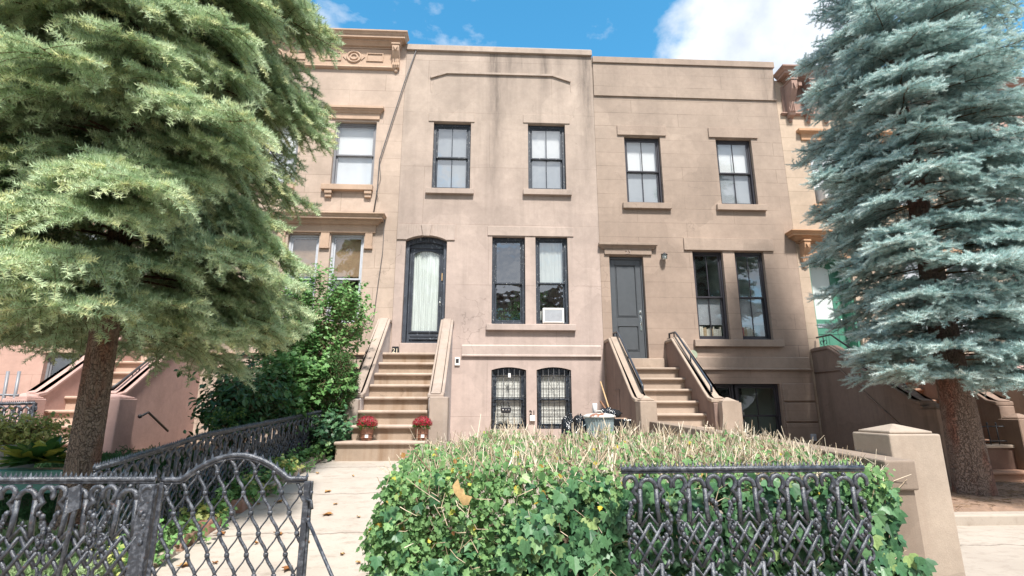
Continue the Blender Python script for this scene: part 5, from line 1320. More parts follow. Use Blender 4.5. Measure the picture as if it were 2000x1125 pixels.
# border stones along the left edge of the path
for i in range(17):
    t_ = .06+i*.055; l, r_, y = path_edge(t_); y2 = y+.34
    rg = random.Random(i); w_ = rg.uniform(.09, .13); h_ = rg.uniform(.07, .12)
    red = i < 9 and i % 3 != 1
    m = MB(); x_ = l-.09; z_ = gz(0, y+.15)
    m.taper(x_-w_, x_+w_*.7, y+.01, y2-rg.uniform(.0, .05), z_-.05, z_+h_, .02)
    vs = [Vector(v) for v in m.v]; m.v = [(v.x+rg.uniform(-.022, .022), v.y+rg.uniform(-.02, .02), v.z+rg.uniform(-.015, .015)) for v in vs]
    ang = math.atan2(path_edge(t_+.05)[0]-l, path_edge(t_+.05)[2]-y)
    o = m.build('border_stone', 'redstone' if red else 'kerbstone', None, .02, seg=2)
    tag(o, ('reddish' if red else 'pale grey')+' border stone at the left edge of the path, '+ORD[i]+' from the gate', 'border stone', 'border stones along the path')
# fallen leaves
rg = random.Random(4)
spots = [(545, 980), (640, 1005), (545, 1043), (360, 1105), (562, 1112), (430, 1043), (640, 960), (700, 1010), (655, 985), (668, 1083), (505, 985), (500, 1062), (600, 1060), (420, 1100), (690, 930), (620, 925), (752, 1095), (700, 1100)]
lv = []
for i, (px_, py_) in enumerate(spots):
    y = 4.2
    for _ in range(40):
        d = ray(px_, py_); t_ = (gz(0, y)+.02-CAMH)/d.z; y = .5*y+.5*d.y*t_
    x = d.x*t_; z = gz(0, y)+.022
    big = i < 7
    s_ = rg.uniform(.06, .085) if big else rg.uniform(.02, .04); a0 = rg.uniform(0, 6); m = MB(); n = 11
    pts = [(x+s_*(1 if k % 2 else .6)*cos(a0+k*2*pi/n)*rg.uniform(.7, 1), y+s_*(1 if k % 2 else .6)*sin(a0+k*2*pi/n)*rg.uniform(.6, 1), z+rg.uniform(0, .022)) for k in range(n)]
    m.add([(x, y, z+.004)]+pts, [(0, k+1, (k+1) % n+1) for k in range(n)], True, rg.random()); m.add([(v[0], v[1], v[2]-.003) for v in [(x, y, z+.004)]+pts], [(0, (k+1) % n+1, k+1) for k in range(n)], True, .3)
    where = 'seen through the gate grille' if px_ < 600 else 'on the open concrete right of the gate'
    lv.append((y, big, m.build('fallen_leaf', 'deadleaf', attr=True)))

for big in (True, False):
    for k, (y, b_, o) in enumerate(sorted([l for l in lv if l[1] == big], key=lambda l: l[0])):
        tag(o, ('curled brown' if big else 'tiny dry')+' fallen leaf on the path, '+ORD[k]+' of its size from the gate', 'leaf', 'dead leaves fallen on the path')
# ---------------------------------------------------------------- spruces
def shoot_template(nn, ln, wd, seed, fwd=(48, 72), brush=.5):
    """a needle-covered twig along +Y, length 1; needles are narrow blades springing all round, most above"""
    rg = np.random.default_rng(seed); V = []; F = []
    for k in range(nn):
        y = (k+.3)/nn*.97; phi = rg.uniform(-pi, pi)
        if sin(phi) < -.2 and rg.random() < brush: phi = -phi
        th = R(rg.uniform(*fwd))*(1-.75*(y > .86)*rg.random()); l = ln*rg.uniform(.8, 1.12)*(1-.15*(y > .9))
        d = np.array([cos(phi)*sin(th), cos(th), sin(phi)*sin(th)+.08])
        s = np.cross(d, [cos(phi+1.2), .2, sin(phi+1.2)]); s /= np.linalg.norm(s); b = np.array([0, y, 0])
        o = len(V); V += [b-s*wd*.5, b+s*wd*.5, b+d*l]; F.append((o, o+1, o+2))
    return np.array(V), np.array(F)
def stick_template(n=3):
    V = []; F = []
    for y, r in ((0, 1), (1, .6)):
        for k in range(n): V.append((r*cos(k*2*pi/n), y, r*sin(k*2*pi/n)))
    for k in range(n): a, b = k, (k+1) % n; F += [(a, b, b+n), (a, b+n, a+n)]
    return np.array(V), np.array(F)
STK, STKF = stick_template()
def sticks(P0, P1, r, rnd):
    D = P1-P0; L = np.linalg.norm(D, axis=1)
    S = np.stack([r, L, r], 1); return scatter(STK, STKF, P0, frames(D), S, rnd)

def spruce(label, base, trunk, z0, ztop, Rf, droop, whorl, nb, mats, seed, nshoot=.07, shootlen=(.075, .13), needles=30, nl=.2, lean=(0, 0), skip=None, barkm='barkL', wide=.055, up=.25, hang=1.0, sw=(.09, .125), fw=(48, 72), seg=.065):
    rg = np.random.default_rng(seed)
    t = empty('spruce_tree', base, label, 'tree')
    bx0, by0, bz0 = base
    # trunk: ribbed, flaring at the foot
    H = ztop-bz0; m = MB(); nu, nv = 64, 120; V = []
    ph = rg.uniform(0, 6, 6)
    for j in range(nv+1):
        h = (j/nv)**1.6*H; r = trunk*(1-.92*h/H)*(1+.22*math.exp(-h/.22)); lx, ly = lean[0]*h, lean[1]*h
        for i in range(nu):
            a = 2*pi*i/nu; k = 1+.05*sin(3*a+ph[0]+h*.6)+.03*sin(7*a+ph[1]-h)+.12*math.exp(-h/.15)*max(0, sin(5*a+ph[2]))+rg.normal()*.010
            V.append((bx0+lx+r*k*cos(a), by0+ly+r*k*sin(a), bz0-.1+h))
    m.add(V, [(j*nu+i, j*nu+(i+1) % nu, (j+1)*nu+(i+1) % nu, (j+1)*nu+i) for j in range(nv) for i in range(nu)], True); m.build('trunk', barkm, t)
    A0 = []; A1 = []; Sh = []; ShD = []; ShL = []; ShN = []; Ag = []; st0 = []; st1 = []; sr = []
    z = z0; w = 0
    while z < ztop-.3:
        n_ = nb if z < ztop*.75 else max(3, nb-2); a0 = rg.uniform(0, 2*pi)
        for b in range(n_):
            az = a0+2*pi*b/n_+rg.normal()*.22; zz = z+rg.uniform(-.16, .16)
            L = Rf(zz, az)*rg.uniform(.72, 1.12)
            if L < .12 or (rg.random() < .03 and zz > z0+.5): continue
            if skip and skip(zz, az, rg): continue
            hd = np.array([cos(az), sin(az), 0]); lat = np.array([-sin(az), cos(az), 0])
            r0 = trunk*.5*(1-.8*(zz-bz0)/H)
            p = np.array([bx0+lean[0]*(zz-bz0), by0+lean[1]*(zz-bz0), zz])+hd*r0*.6
            ns = max(5, int(L/.1)); ds = L/ns; pts = [p]; dirs = []
            dr0 = R(rg.uniform(-4, 8)+ (18 if zz > ztop*.7 else 0)); dr1 = -R(droop*rg.uniform(.7, 1.25)*(.45 if zz < z0+.5 else .75 if zz < z0+1.0 else 1))
            for i in range(ns):
                u = i/ns; e = dr0+(dr1-dr0)*min(1, u*1.25)**.8; e += max(0, u-.8)*R(130)*.5
                wob = .05*sin(i*.7+az*3)
                d = (hd*cos(e)+lat*wob)+np.array([0, 0, sin(e)]); d /= np.linalg.norm(d); dirs.append(d); p = p+d*ds; pts.append(p)
            pts = np.array(pts)
            for i in range(ns):
                st0.append(pts[i]); st1.append(pts[i+1]); sr.append(.022*(1-.85*i/ns)*(L/2.4)+.004)
            # branchlets left and right of the bough
            back = hd[1] > .35
            s = .22*L*rg.uniform(.8, 1.2); side = 1; step = .085*(1.35 if back else 1)
            while s < L:
                i = min(ns-1, int(s/ds)); q = pts[i]+dirs[i]*(s-i*ds); dd = dirs[i]; upv = np.cross(dd, lat); upv = upv/np.linalg.norm(upv)
                if upv[2] < 0: upv = -upv
                lb = min(.66, .15+.48*(L-s)**.8)*rg.uniform(.65, 1.25)*min(1, .45+s/(.5*L)); side = -side
                an = R(rg.uniform(42, 78)); bd = dd*cos(an)+lat*side*sin(an)+upv*rg.uniform(-.25, .38)
                nn = max(2, int(lb/seg)); e = lb/nn; r = q.copy()
                for k in range(nn):
                    bd = bd+np.array([0, 0, -.42*(k/nn)**1.5*hang])+dd*.05; bd = bd/np.linalg.norm(bd); r2 = r+bd*e
                    Sh.append(r); ShD.append(bd); ShL.append(e*1.25); ShN.append(upv); Ag.append(.25+.5*k/nn)
                    if lb > .2: st0.append(r); st1.append(r2); sr.append(.0045)
                    sd = np.cross(bd, upv)
                    for sg in (-1, 1):
                        for _ in range(2 if (rg.random() < .25 and not back) else 1):
                            if rg.random() < .88:
                                a2 = R(rg.uniform(48, 78)); d2 = bd*cos(a2)+sd*sg*sin(a2)+upv*rg.uniform(-.1, up*1.8); pr = r+bd*e*rg.uniform(0, 1)
                                Sh.append(pr); ShD.append(d2); ShL.append(rg.uniform(*shootlen)*(1.0+.25*(1-k/nn))); ShN.append(upv); Ag.append(rg.uniform(.45, 1))
                    r = r2
                Sh.append(r); ShD.append(bd); ShL.append(rg.uniform(*shootlen)*1.15); ShN.append(upv); Ag.append(rg.uniform(.75, 1))
                s += step*.5
            Sh.append(pts[-1]); ShD.append(dirs[-1]); ShL.append(shootlen[1]*1.2); ShN.append(upv); Ag.append(1)
        z += whorl*rg.uniform(.8, 1.2); w += 1
    Sh = np.array(Sh); ShD = np.array(ShD); ShL = np.array(ShL); ShN = np.array(ShN); Ag = np.array(Ag)
    Ag = np.clip(Ag*.8+rg.normal(size=len(Ag))*.12+.1, 0, 1)
    n = len(Sh); SW = rg.uniform(*sw, n); allV = []; allF = []; allR = []; off = 0
    grp = rg.integers(0, 4, n)
    for g_ in range(4):
        TV, TF = shoot_template(needles, nl, wide, seed*10+g_, fw)
        ix = np.where(grp == g_)[0]
        RM = frames(ShD[ix], ShN[ix], rg.normal(size=len(ix))*.35)
        S = np.stack([SW[ix], ShL[ix], SW[ix]], 1)
        V, F, rr = scatter(TV, TF, Sh[ix], RM, S, Ag[ix]); allV.append(V); allF.append(F+off); allR.append(rr); off += len(V)
    o = bigmesh('crown', np.concatenate(allV), np.concatenate(allF), [mats[0]], t, np.concatenate(allR))
    V, F, rr = sticks(np.array(st0), np.array(st1), np.array(sr), rg.random(len(sr))*.6)
    V2, F2, r2 = sticks(Sh, Sh+ShD/np.linalg.norm(ShD, axis=1, keepdims=True)*ShL[:, None]*.9, np.full(n, .0022), .6+rg.random(n)*.4)
    bigmesh('branches', np.concatenate([V, V2]), np.concatenate([F, F2+len(V)]), ['twigneedle'], t, np.concatenate([rr, r2]))
    print('spruce', n, 'shoots')
    return t
def RL(z, az):
    k = np.interp(z, [1.9, 2.4, 3.2, 4.2, 5.2, 6.2, 7.5, 9.5, 11.5], [1.55, 1.75, 1.95, 1.95, 1.9, 1.95, 1.8, 1.3, .2])
    k *= 1+.08*sin(3*az+z*2.1)+.06*sin(5*az-z*3.3)
    return k
spruce('tall sage green spruce with yellowish tips and drooping boughs, filling the left side', (-3.95, 5.5, .12), .15, 2.4, 11.2, RL, 34, .27, 8, ('needle_green',), 7,
       needles=46, nl=.31, wide=.052, shootlen=(.10, .155), sw=(.145, .175), fw=(52, 76), seg=.08, barkm='barkL', lean=(-.02, 0))
def RR(z, az):
    k = np.interp(z, [1.6, 2.4, 3.5, 5, 7, 8.5, 10.5, 13.2], [1.75, 1.95, 2.0, 1.95, 1.8, 1.7, 1.15, .2])
    k *= (1+.07*sin(4*az+z*2.7)+.05*sin(7*az-z*1.9))*(1-.30*max(0, -cos(az)))
    return k
spruce('broad blue spruce with silvery blue green needles at the right, behind the stone pillar', (7.53, 8.05, .12), .25, 2.0, 11.4, RR, 19, .335, 8, ('needle_blue',), 21,
       needles=40, nl=.30, wide=.055, shootlen=(.10, .15), hang=.5, sw=(.12, .15), fw=(50, 74), seg=.078, barkm='barkR', up=.4)

# ---------------------------------------------------------------- hedge with cut twigs, leaves and ivy
rg = np.random.default_rng(3)
hd = empty('clipped_hedge', (1.0, 4.7, .05), 'wide clipped hedge with bare cut twigs on top and small lobed leaves', 'hedge')
def hedge_top(x, y):
    return 1.09+.085*(y-3.9)+.05*np.sin(x*2.2)+.04*np.sin(x*5.1+1)-.0*np.clip((-.35-x)/.6, 0, 1)+.10*np.exp(-((x-2.0)/.5)**2)
def left_edge(y, z): return -.80+.14*np.abs((z-.55)/.55)**2+.10*(y-3.9)*0+.05*np.sin(z*9)
# upright cut twigs
N_ = 2700
x = rg.uniform(-.75, 3.02, N_); y = rg.uniform(3.95, 5.75, N_); base_z = hedge_top(x, y)-rg.uniform(.12, .26, N_); L = rg.uniform(.10, .24, N_)
keep = rg.random(N_) < np.clip(.25+(x+.9)*.6, .15, 1); x, y, base_z, L = x[keep], y[keep], base_z[keep], L[keep]
D = np.stack([rg.normal(size=len(x))*.42, rg.normal(size=len(x))*.42-.1, np.ones(len(x))], 1); D /= np.linalg.norm(D, axis=1, keepdims=True)
P0 = np.stack([x, y, base_z], 1); P1 = P0+D*(L*.55)[:, None]; D2 = D+rg.normal(size=D.shape)*.16; P2 = P1+D2*(L*.55)[:, None]
r0 = rg.uniform(.003, .0062, len(x)); rn = rg.random(len(x))
a = sticks(P0, P1, r0, rn); b = sticks(P1, P2, r0*.8, rn)
# forks
D3 = D+rg.normal(size=D.shape)*.4; P3 = P1+D3*(L*.45)[:, None]; c = sticks(P1, P3, r0*.7, rn)
# older wood inside and on the face
M_ = 1100; x = rg.uniform(-.6, 3.0, M_); y = rg.uniform(3.98, 5.6, M_); z = rg.uniform(.1, 1.0, M_); Dm = rg.normal(size=(M_, 3))*[.35, .3, .5]+[0, -.05, .55]; P0 = np.stack([x, y, z], 1)
d = sticks(P0, P0+Dm*rg.uniform(.1, .3, (M_, 1)), rg.uniform(.0015, .004, M_), rg.random(M_)*.6)
parts_ = [a, b, c, d]; off = 0; VV = []; FF = []; RRr = []
for v, f, r_ in parts_: VV.append(v); FF.append(f+off); RRr.append(r_); off += len(v)
bigmesh('twigs', np.concatenate(VV), np.concatenate(FF), ['drytwig'], hd, np.concatenate(RRr))
m = MB()
for i in range(16):
    x0_ = -.38+i*.215; pts = [(x0_+.05*sin(k*1.3+i), 4.3+.5*(i % 3)*.5+.04*cos(k+i), .02+.2*k) for k in range(6)]; m.tube(pts, [.022, .018, .014, .012, .009, .006], 7)
    for k in range(2, 6):
        b0 = Vector(pts[k-1]); m.tube([b0, b0+Vector((random.uniform(-.2, .2), random.uniform(-.2, .1), .15)), b0+Vector((random.uniform(-.35, .35), random.uniform(-.35, .2), .33))], [.010, .007, .004], 5)
m.build('stems', 'twig', hd, attr=True)
# hedge leaves: shell on front face, left end and top; thinning to the right
def shell(n, front, x0, x1, zlo, top=True):
    x = rg.uniform(x0, x1, n); z = zlo+rg.random(n)**.9*(1.08-zlo); dep = rg.exponential(.19, n); y = front+.05*np.sin(x*7+z*5)+.07*np.sin(x*3.1-z*4)+dep
    return np.stack([x, y, z], 1)
N_ = 15000
Pn = shell(N_, 3.86, -1.05, 3.02, .08)
# left end surface
E_ = 5200; yy_ = rg.uniform(3.8, 5.7, E_); zz_ = rg.uniform(.10, 1.12, E_); xx_ = left_edge(yy_, zz_)+.06*np.sin(yy_*6+zz_*7)+rg.exponential(.12, E_)-.03
T_ = 7500; xt = rg.uniform(-.95, 3.0, T_); yt = rg.uniform(3.9, 5.75, T_); zt2 = hedge_top(xt, yt)-rg.exponential(.10, T_)-.02
Pn = np.concatenate([Pn, np.stack([xx_, yy_, zz_], 1), np.stack([xt, yt, zt2], 1)])
x = Pn[:, 0]; z = Pn[:, 2]
ok = (x > left_edge(Pn[:, 1], z)-.04) & (z < hedge_top(x, Pn[:, 1])+.02)
prob = np.where(x < .35, 1.0, np.where(z > .85, .66, .24)); prob = np.where((x > .2) & (z > .97), prob*.85, prob)
lump = .5+.5*np.sin(x*9+z*7)*np.sin(x*4-z*11+Pn[:, 1]*5)
ok &= rg.random(len(Pn)) < prob*(.45+.75*lump)
# a natural scoop at the foot, where old wood shows
Pn = Pn[ok]; n = len(Pn)
nrm = np.stack([np.where(Pn[:, 0] < -.8, -1.0, 0)+rg.normal(size=n)*.55, -1+rg.normal(size=n)*.5, .9+rg.normal(size=n)*.5], 1)
nrm /= np.linalg.norm(nrm, axis=1, keepdims=True)
dirv = np.cross(nrm, rg.normal(size=(n, 3))); dirv[:, 2] -= .35; dirv /= np.linalg.norm(dirv, axis=1, keepdims=True)
RM = frames(dirv, nrm)
v, f, r_ = scatter(LEAF5, LEAF5F, Pn, RM, rg.uniform(.022, .052, n)*rg.choice([1, 1, 1.5], n), rg.random(n)); bigmesh('foliage', v, f, ['hedgeleaf'], hd, r_)
print('hedge leaves', n)
# ivy
iv = empty('ivy', (1.4, 3.9, .05), 'dark glossy ivy climbing through the front of the hedge behind the iron fence panel', 'ivy')
N_ = 9000; Pn = np.stack([rg.uniform(-.75, 3.03, N_), rg.uniform(0, 1, N_), rg.uniform(.03, 1.04, N_)], 1)
x, z = Pn[:, 0], Pn[:, 2]
Pn[:, 1] = 3.80+.05*np.sin(x*6+z*4)+.05*np.sin(x*13-z*9)+rg.exponential(.10, N_)+.12*np.clip(.5-x, 0, 1)*z
bound = .42+.55*np.clip((x+.4)/1.0, 0, 1); lump = .5+.5*np.sin(x*8.3+z*6+2)*np.sin(x*5-z*9)
ok = (rg.random(N_) < (.35+.65*lump)*np.clip((bound-z)/.12+.5, .06, 1)*.62)
Pn = Pn[ok]; n = len(Pn)
# trailing onto the foot of the pillar wall and over the rail
ex = np.array([(rg.uniform(2.5, 2.98), rg.uniform(3.62, 3.8), rg.uniform(.05, .55)) for _ in range(120)]); Pn = np.concatenate([Pn, ex]); n = len(Pn)
nrm = np.stack([rg.normal(size=n)*.45, -1+rg.normal(size=n)*.3, .55+rg.normal(size=n)*.4], 1); nrm /= np.linalg.norm(nrm, axis=1, keepdims=True)
dirv = np.stack([rg.normal(size=n)*.55, -.35+rg.normal(size=n)*.2, -1+rg.normal(size=n)*.3], 1)
v, f, r_ = scatter(IVY, IVYF, Pn, frames(dirv, nrm), rg.uniform(.05, .125, n)*rg.uniform(.8, 1.05, n), rg.random(n)); bigmesh('foliage', v, f, ['ivyleaf'], iv, r_)
M_ = 300; P0 = np.stack([rg.uniform(-.7, 3.0, M_), 3.82+rg.exponential(.1, M_), rg.uniform(.0, 1.0, M_)], 1); Dm = rg.normal(size=(M_, 3))*[.8, .15, .7]
mid = P0+Dm*.07+rg.normal(size=(M_, 3))*.03; a = sticks(P0, mid, np.full(M_, .0035), rg.random(M_)*.7); b = sticks(mid, mid+Dm*.05+rg.normal(size=(M_, 3))*.05, np.full(M_, .003), rg.random(M_)*.7)
bigmesh('stems', np.concatenate([a[0], b[0]]), np.concatenate([a[1], b[1]+len(a[0])]), ['drytwig'], iv, np.concatenate([a[2], b[2]]))
print('ivy', n)
m = MB(); a = P(902, 960, 3.84); pts = [(a[0]+u*.1, 3.76+.012*sin(k*2.1), a[1]+v_*.1) for k, (u, v_) in enumerate([(-.62, .5), (-.25, .95), (-.05, .35), (.15, .3), (.25, -.1), (.75, -.2), (.5, -.75), (.1, -.8), (-.15, -.35), (-.5, .05)])]
m.add([(a[0], 3.75, a[1])]+pts, [(0, k+1, (k+1) % 10+1) for k in range(10)], True, .95); tag(m.build('fallen_leaf', 'deadleaf', attr=True), 'large tan dead leaf caught upright on the front of the hedge', 'leaf')
# litter and creeping growth under the hedge
N_ = 1500; Pn = np.stack([rg.uniform(-.95, 2.9, N_), rg.uniform(3.25, 3.95, N_), np.full(N_, .02)+rg.exponential(.02, N_)], 1); n = N_
Pn = Pn[Pn[:, 1] > 3.3+.15*np.sin(Pn[:, 0]*5)]; n = len(Pn)
nrm = np.stack([rg.normal(size=n)*.5, rg.normal(size=n)*.5-.3, np.ones(n)], 1)
v, f, r_ = scatter(LEAF5, LEAF5F, Pn, frames(np.cross(nrm, rg.normal(size=(n, 3))), nrm), rg.uniform(.02, .05, n), rg.random(n)*.98); tag(bigmesh('ground_cover', v, f, ['hedgeleaf'], None, r_), kind='stuff')

# ---------------------------------------------------------------- shrubs
def shrub(name, label, cat, c, rad, nleaf, size, leaf, leafm, seed, stems=14, lump=.28, shellf=.55, base=None, dirmode='hang', stemm='twig', long=(), clip=None):
    rg = np.random.default_rng(seed); base = base or (c[0], c[1], gz(c[0], c[1]))
    t = empty(name, base, label, cat)
    TV, TF = leaf
    # leaves gathered at the ends of twigs scattered through the volume
    nt_ = max(20, nleaf//9); d = rg.normal(size=(nt_, 3)); d /= np.linalg.norm(d, axis=1, keepdims=True)
    ph = rg.uniform(0, 6, (5, 3)); k = 1+lump*sum(np.sin(d@rg.normal(size=3)*4+ph[i, 0]) for i in range(5))/2.2
    rr = rg.random(nt_)**shellf*k; T = np.array(c)+d*rr[:, None]*np.array(rad)
    for (p, n_, s_) in long:
        extra = np.array(p)+rg.normal(size=(n_, 3))*s_; T = np.concatenate([T, extra])
    if clip is not None: T = T[clip(T)]
    T[:, 2] = np.maximum(T[:, 2], base[2]+.03); nt_ = len(T)
    outd = (T-np.array([c[0], c[1], c[2]-rad[2]*.8])); outd /= np.linalg.norm(outd, axis=1, keepdims=True); outd += rg.normal(size=outd.shape)*.35; outd /= np.linalg.norm(outd, axis=1, keepdims=True)
    q = 9; tt = np.repeat(T, q, 0); oo = np.repeat(outd, q, 0); n = len(tt); s = np.tile(np.linspace(-1, 1, q), nt_)
    Pn = tt+oo*(s*size[1]*1.9)[:, None]+rg.normal(size=(n, 3))*size[0]*.25
    side = np.cross(oo, rg.normal(size=(n, 3))); side /= np.linalg.norm(side, axis=1, keepdims=True)
    dv = side+oo*.5
    if dirmode == 'hang': dv[:, 2] -= .5
    nrm = np.stack([rg.normal(size=n)*.4, rg.normal(size=n)*.4-.45, np.ones(n)], 1)
    v, f, r_ = scatter(TV, TF, Pn, frames(dv, nrm), rg.uniform(size[0], size[1], n), np.repeat(rg.random(nt_)*.35, q)+rg.random(n)*.65)
    bigmesh('foliage', v, f, [leafm], t, r_)
    a = sticks(T-outd*size[1]*3.2, T+outd*size[1]*1.9, np.full(nt_, .0028), rg.random(nt_))
    VV, FF, R2 = [a[0]], [a[1]], [a[2]]; off = len(a[0])
    # limbs from the foot out to the twig ends
    sel = rg.choice(nt_, min(nt_, stems*7), replace=False); foot = np.array(base)+rg.normal(size=(len(sel), 3))*[.07, .07, 0]
    tip = T[sel]; mid = foot*.45+tip*.55; mid[:, 2] = foot[:, 2]*.35+tip[:, 2]*.65; mid[:, :2] = foot[:, :2]*.65+tip[:, :2]*.35
    for p, q_, r in ((foot, mid, .009), (mid, tip, .005)):
        b = sticks(p, q_, np.full(len(sel), r), rg.random(len(sel))); VV.append(b[0]); FF.append(b[1]+off); R2.append(b[2]); off += len(b[0])
    bigmesh('stems', np.concatenate(VV), np.concatenate(FF), [stemm], t, np.concatenate(R2))
    return t
def at(px_, py_, y): a = P(px_, py_, y); return (a[0], y, a[1])
c = at(600, 655, 10.5)
shrub('flowering_shrub', 'tall loose light green shrub with upright shoots, left of the middle stoop', 'shrub', c, (1.08, .8, 1.25), 9500, (.055, .10), (LEAF5, LEAF5F), 'shrubleaf', 31, lump=.22, shellf=.42, stems=16,
      long=[(at(690, 590, 10.3), 22, .13), (at(655, 565, 10.4), 20, .13), (at(600, 560, 10.5), 18, .12), (at(560, 585, 10.5), 16, .14), (at(705, 625, 10.2), 12, .08), (at(625, 540, 10.4), 8, .08)], base=(c[0]+.1, 10.6, gz(0, 10.6)))
c = at(570, 765, 9.7)
shrub('leafy_shrub', 'mid green leafy shrub between the tall loose shrub and the long divider fence', 'shrub', c, (.80, .45, .62), 4600, (.06, .11), (IVY, IVYF), 'shrubleaf', 37, lump=.25, shellf=.45, stems=9)
c = at(468, 795, 8.6)
shrub('dark_shrub', 'dark green big leaved shrub in shade between the pink stoop and the loose light shrub', 'shrub', c, (.66, .6, .46), 3300, (.07, .13), (OVAL, OVALF), 'darkleaf', 41, lump=.3, shellf=.5, stems=10, long=[(at(440, 740, 8.7), 14, .2), (at(500, 720, 8.7), 18, .2)])
# hydrangea heads gone green brown
t_ = [(412, 822), (428, 804), (420, 842), (446, 815), (455, 836), (470, 806)]
for i, (px_, py_) in enumerate(t_[:6]):
    p_ = at(px_, py_, 7.75+.05*i); rgf = np.random.default_rng(i); n = 160; d = rgf.normal(size=(n, 3)); d /= np.linalg.norm(d, axis=1, keepdims=True)
    v, f, r_ = scatter(OVAL, OVALF, np.array(p_)+d*.085, frames(np.cross(d, rgf.normal(size=(n, 3))), d), rgf.uniform(.02, .035, n), rgf.random(n)*.8); o = bigmesh('flower_head', v, f, ['hosta'], None, r_)
    o.parent = [q for q in bpy.data.objects if q.name.startswith('dark_shrub')][0]; o.location = -wloc(o.parent)
# clipped arborvitae
c = at(657, 757, 9.85)
shrub('arborvitae', 'dense dark green rounded arborvitae at the left foot of the middle stoop wall', 'shrub', c, (.38, .34, .62), 13000, (.022, .045), (LONG, LONGF), 'arborleaf', 43, lump=.12, shellf=.16, stems=8, dirmode='up')
c = at(652, 852, 9.4)
shrub('ivy', 'bluish ivy spilling over the far end of the long divider fence by the stoop wall', 'ivy', c, (.30, .36, .42), 1500, (.05, .09), (IVY, IVYF), 'ivyleaf', 47, shellf=.35, stems=5)
c = at(45, 848, 7.0)
pt_ = shrub('potted_shrub', 'yellow green variegated shrub in a grey pot at the far left', 'potted plant', c, (.55, .4, .24), 1900, (.04, .075), (OVAL, OVALF), 'variegated', 53, shellf=.5, stems=6, base=(c[0], 7.0, c[2]-.42))
m = MB(); m.lathe([(.13, -.62), (.2, -.16), (.21, -.16), (.21, -.12)], (c[0], 7.0, c[2]), 20); m.build('pot', 'alframe', pt_)
def rosette(name, label, c, n, size, leafm, seed, tilt=.9):
    rg = np.random.default_rng(seed); t = empty(name, c, label, 'plant'); a = rg.uniform(0, 2*pi, n); e = rg.uniform(.15, 1.1, n)
    D = np.stack([np.cos(a)*np.cos(e), np.sin(a)*np.cos(e), np.sin(e)], 1); Pn = np.array(c)+D*rg.uniform(.02, .16, (n, 1))*[1.6, 1.2, .7]
    nrm = np.stack([np.zeros(n), np.zeros(n), np.ones(n)], 1)+rg.normal(size=(n, 3))*.15
    v, f, r_ = scatter(OVAL, OVALF, Pn, frames(D, nrm), rg.uniform(size*.7, size*1.15, n), rg.random(n)); bigmesh('foliage', v, f, [leafm], t, r_)
    a_ = sticks(np.tile(np.array(c)[None], (n, 1)), Pn, np.full(n, .005), rg.random(n)); bigmesh('stems', a_[0], a_[1], ['greenstem'], t, a_[2]); return t
a = at(70, 905, 6.2); h1 = rosette('hosta', 'broad hosta leaves with yellow edges in a dark teal trough at the far left', (a[0], 6.2, a[2]-.0), 90, .24, 'hosta', 61)
m = MB(); m.prism([(a[0]-.35, a[2]-.3), (a[0]+.5, a[2]-.3), (a[0]+.55, a[2]-.06), (a[0]-.4, a[2]-.06)], 'y', 6.1, 6.35); m.build('planter', 'greenbin', h1, .01)
# low plants along the path border
lowp = [((470, 990), 5.6), ((398, 1020), 5.2), ((520, 952), 6.3), ((560, 935), 7.0), ((600, 905), 7.8), ((640, 893), 8.4), ((590, 925), 7.2), ((340, 1060), 4.8), ((430, 975), 6.0), ((500, 935), 6.8), ((620, 905), 8.0), ((660, 880), 8.8)]
for i, ((px_, py_), y) in enumerate(sorted(lowp, key=lambda q: q[1])):
    a = P(px_, py_, y); x_ = min(a[0], path_edge(min((y-3.3)/6.6, 1))[0]-.20); g_ = gz(0, y)
    shrub('low_plant', ('yellowish' if i % 3 == 0 else 'heart leaved green' if i % 2 else 'lobed green')+' low plant between fence and path, '+ORD[i]+' from the gate', 'plant', (x_, y, g_+.12), (.20+.04*(i % 3), .2, .13), 190+60*(i % 3), (.035, .075), ((IVY, IVYF) if i % 2 else (LEAF5, LEAF5F)), 'variegated' if i % 3 == 0 else 'shrubleaf', 70+i, shellf=.5, stems=2, stemm='greenstem')
# junipers carpeting the left beds
def carpet(name, n, xf, yr, mat, seed, h, ln):
    rg = np.random.default_rng(seed); y = rg.uniform(*yr, n); lo, hi = xf(y); x = lo+(hi-lo)*rg.random(n)
    z0 = .72*np.clip((y-4.3)/5.4, 0, 1); hh = h*(.5+.5*np.sin(x*7+y*3)*np.sin(y*8-x*4))*rg.random(n)**.5
    Pn = np.stack([x, y, z0+hh], 1); D = np.stack([rg.normal(size=n), rg.normal(size=n)-.3, .7+rg.random(n)], 1)
    TV, TF = shoot_template(20, .28, .10, seed, (25, 55), .1)
    v, f, r_ = scatter(TV, TF, Pn, frames(D), rg.uniform(ln*.7, ln*1.2, n), np.clip(hh/h*.6+rg.random(n)*.4, 0, 1)); o = bigmesh(name, v, f, [mat], None, r_); tag(o, kind='stuff')
carpet('ground_juniper', 15000, lambda y: (-4.6+y*0, -3.0+y*0), (3.7, 5.6), 'juniper', 81, .26, .075)
carpet('ground_cover', 12000, lambda y: (-6.8+y*0, -3.3+0*y), (6.0, 9.3), 'junidark', 83, .20, .08)
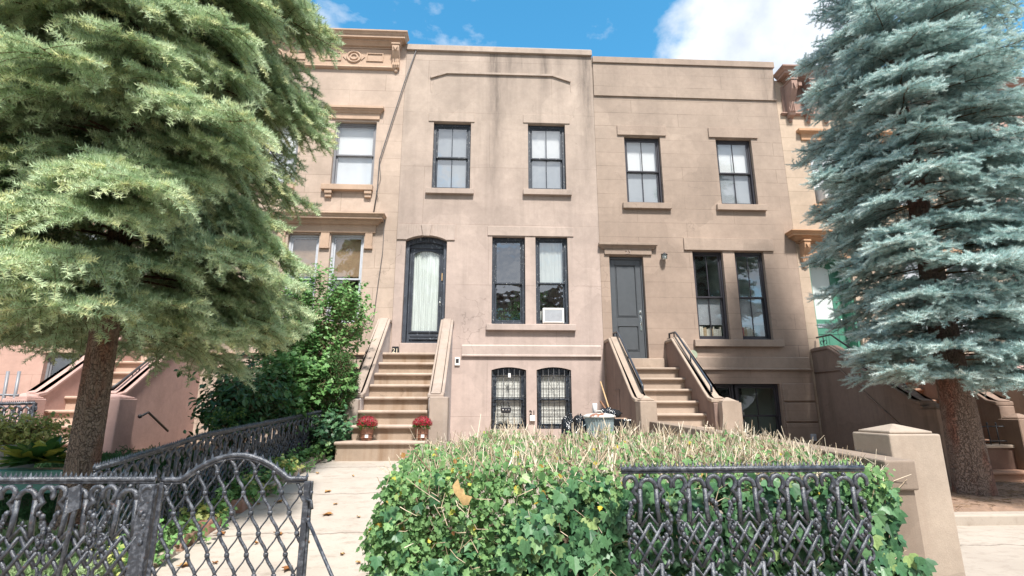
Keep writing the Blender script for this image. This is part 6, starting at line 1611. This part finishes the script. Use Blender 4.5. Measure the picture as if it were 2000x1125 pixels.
# needles and twigs under the blue spruce
N_ = 2600; Pn = np.stack([rg.uniform(4, 12, N_), rg.uniform(7.0, 9.2, N_), np.zeros(N_)], 1); Pn[:, 2] = [bed(p[0], p[1])+.028 for p in Pn]; a_ = rg.uniform(0, 2*pi, N_); D = np.stack([np.cos(a_), np.sin(a_), rg.normal(size=N_)*.12], 1)*rg.uniform(.03, .16, (N_, 1))
v, f, r_ = sticks(Pn, Pn+D, rg.uniform(.001, .004, N_), rg.random(N_)); tag(bigmesh('needle_litter', v, f, ['twigneedle'], None, r_), kind='stuff')

# ---------------------------------------------------------------- across the street: what the windows reflect
for i in range(3):
    x0_ = -16+i*11; t = empty('brick_house', (x0_+5, -17, 0), ['plain red brown row house across the street, leftmost of three', 'plain row house across the street, middle of three', 'plain row house across the street, rightmost of three'][i], 'house')
    m = MB(); m.box(x0_, x0_+10.95, -27, -17, -.1, 10+.4*i); m.build('wall', ('stucco17', 'darkwall', 'trim23')[i], t)
    m = MB(); m.box(x0_, x0_+10.95, -17, -16.6, 9.9+.4*i, 10.4+.4*i); m.build('cornice', 'cornice25', t)
    for k in range(5):
        for zz in (1.2, 4.2, 7.2):
            xx_ = x0_+1+k*2.0; bx('window', 'glassold', t, xx_, xx_+1, -17, -16.93, zz, zz+1.9, 0)
def street_tree(label, x, y, seed):
    rg = np.random.default_rng(seed); t = empty('street_tree', (x, y, 0), label, 'tree'); m = MB(); m.tube([(x, y, 0), (x+.1, y, 2), (x, y, 4), (x+.2, y, 7)], [.22, .18, .14, .05], 10)
    for k in range(9): a = k*.7; m.tube([(x, y, 3+k*.4), (x+cos(a)*1.0, y+sin(a)*1.0, 4.2+k*.45), (x+cos(a)*2.1, y+sin(a)*2.1, 4.9+k*.5)], [.07, .045, .015], 6)
    m.build('trunk', 'barkL', t)
    n = 5500; cl = rg.normal(size=(60, 3))*[1.4, 1.4, 1.3]+[x, y, 6.2]; Pn = cl[rg.integers(0, 60, n)]+rg.normal(size=(n, 3))*.42
    v, f, r_ = scatter(OVAL, OVALF, Pn, frames(rg.normal(size=(n, 3))), rg.uniform(.12, .22, n), rg.random(n)); bigmesh('crown', v, f, ['shrubleaf'], t, r_)
street_tree('leafy street tree on the far pavement, right of the pair', 11, -13.4, 1); street_tree('leafy street tree on the far pavement, left of the pair', 3.5, -13.4, 2)
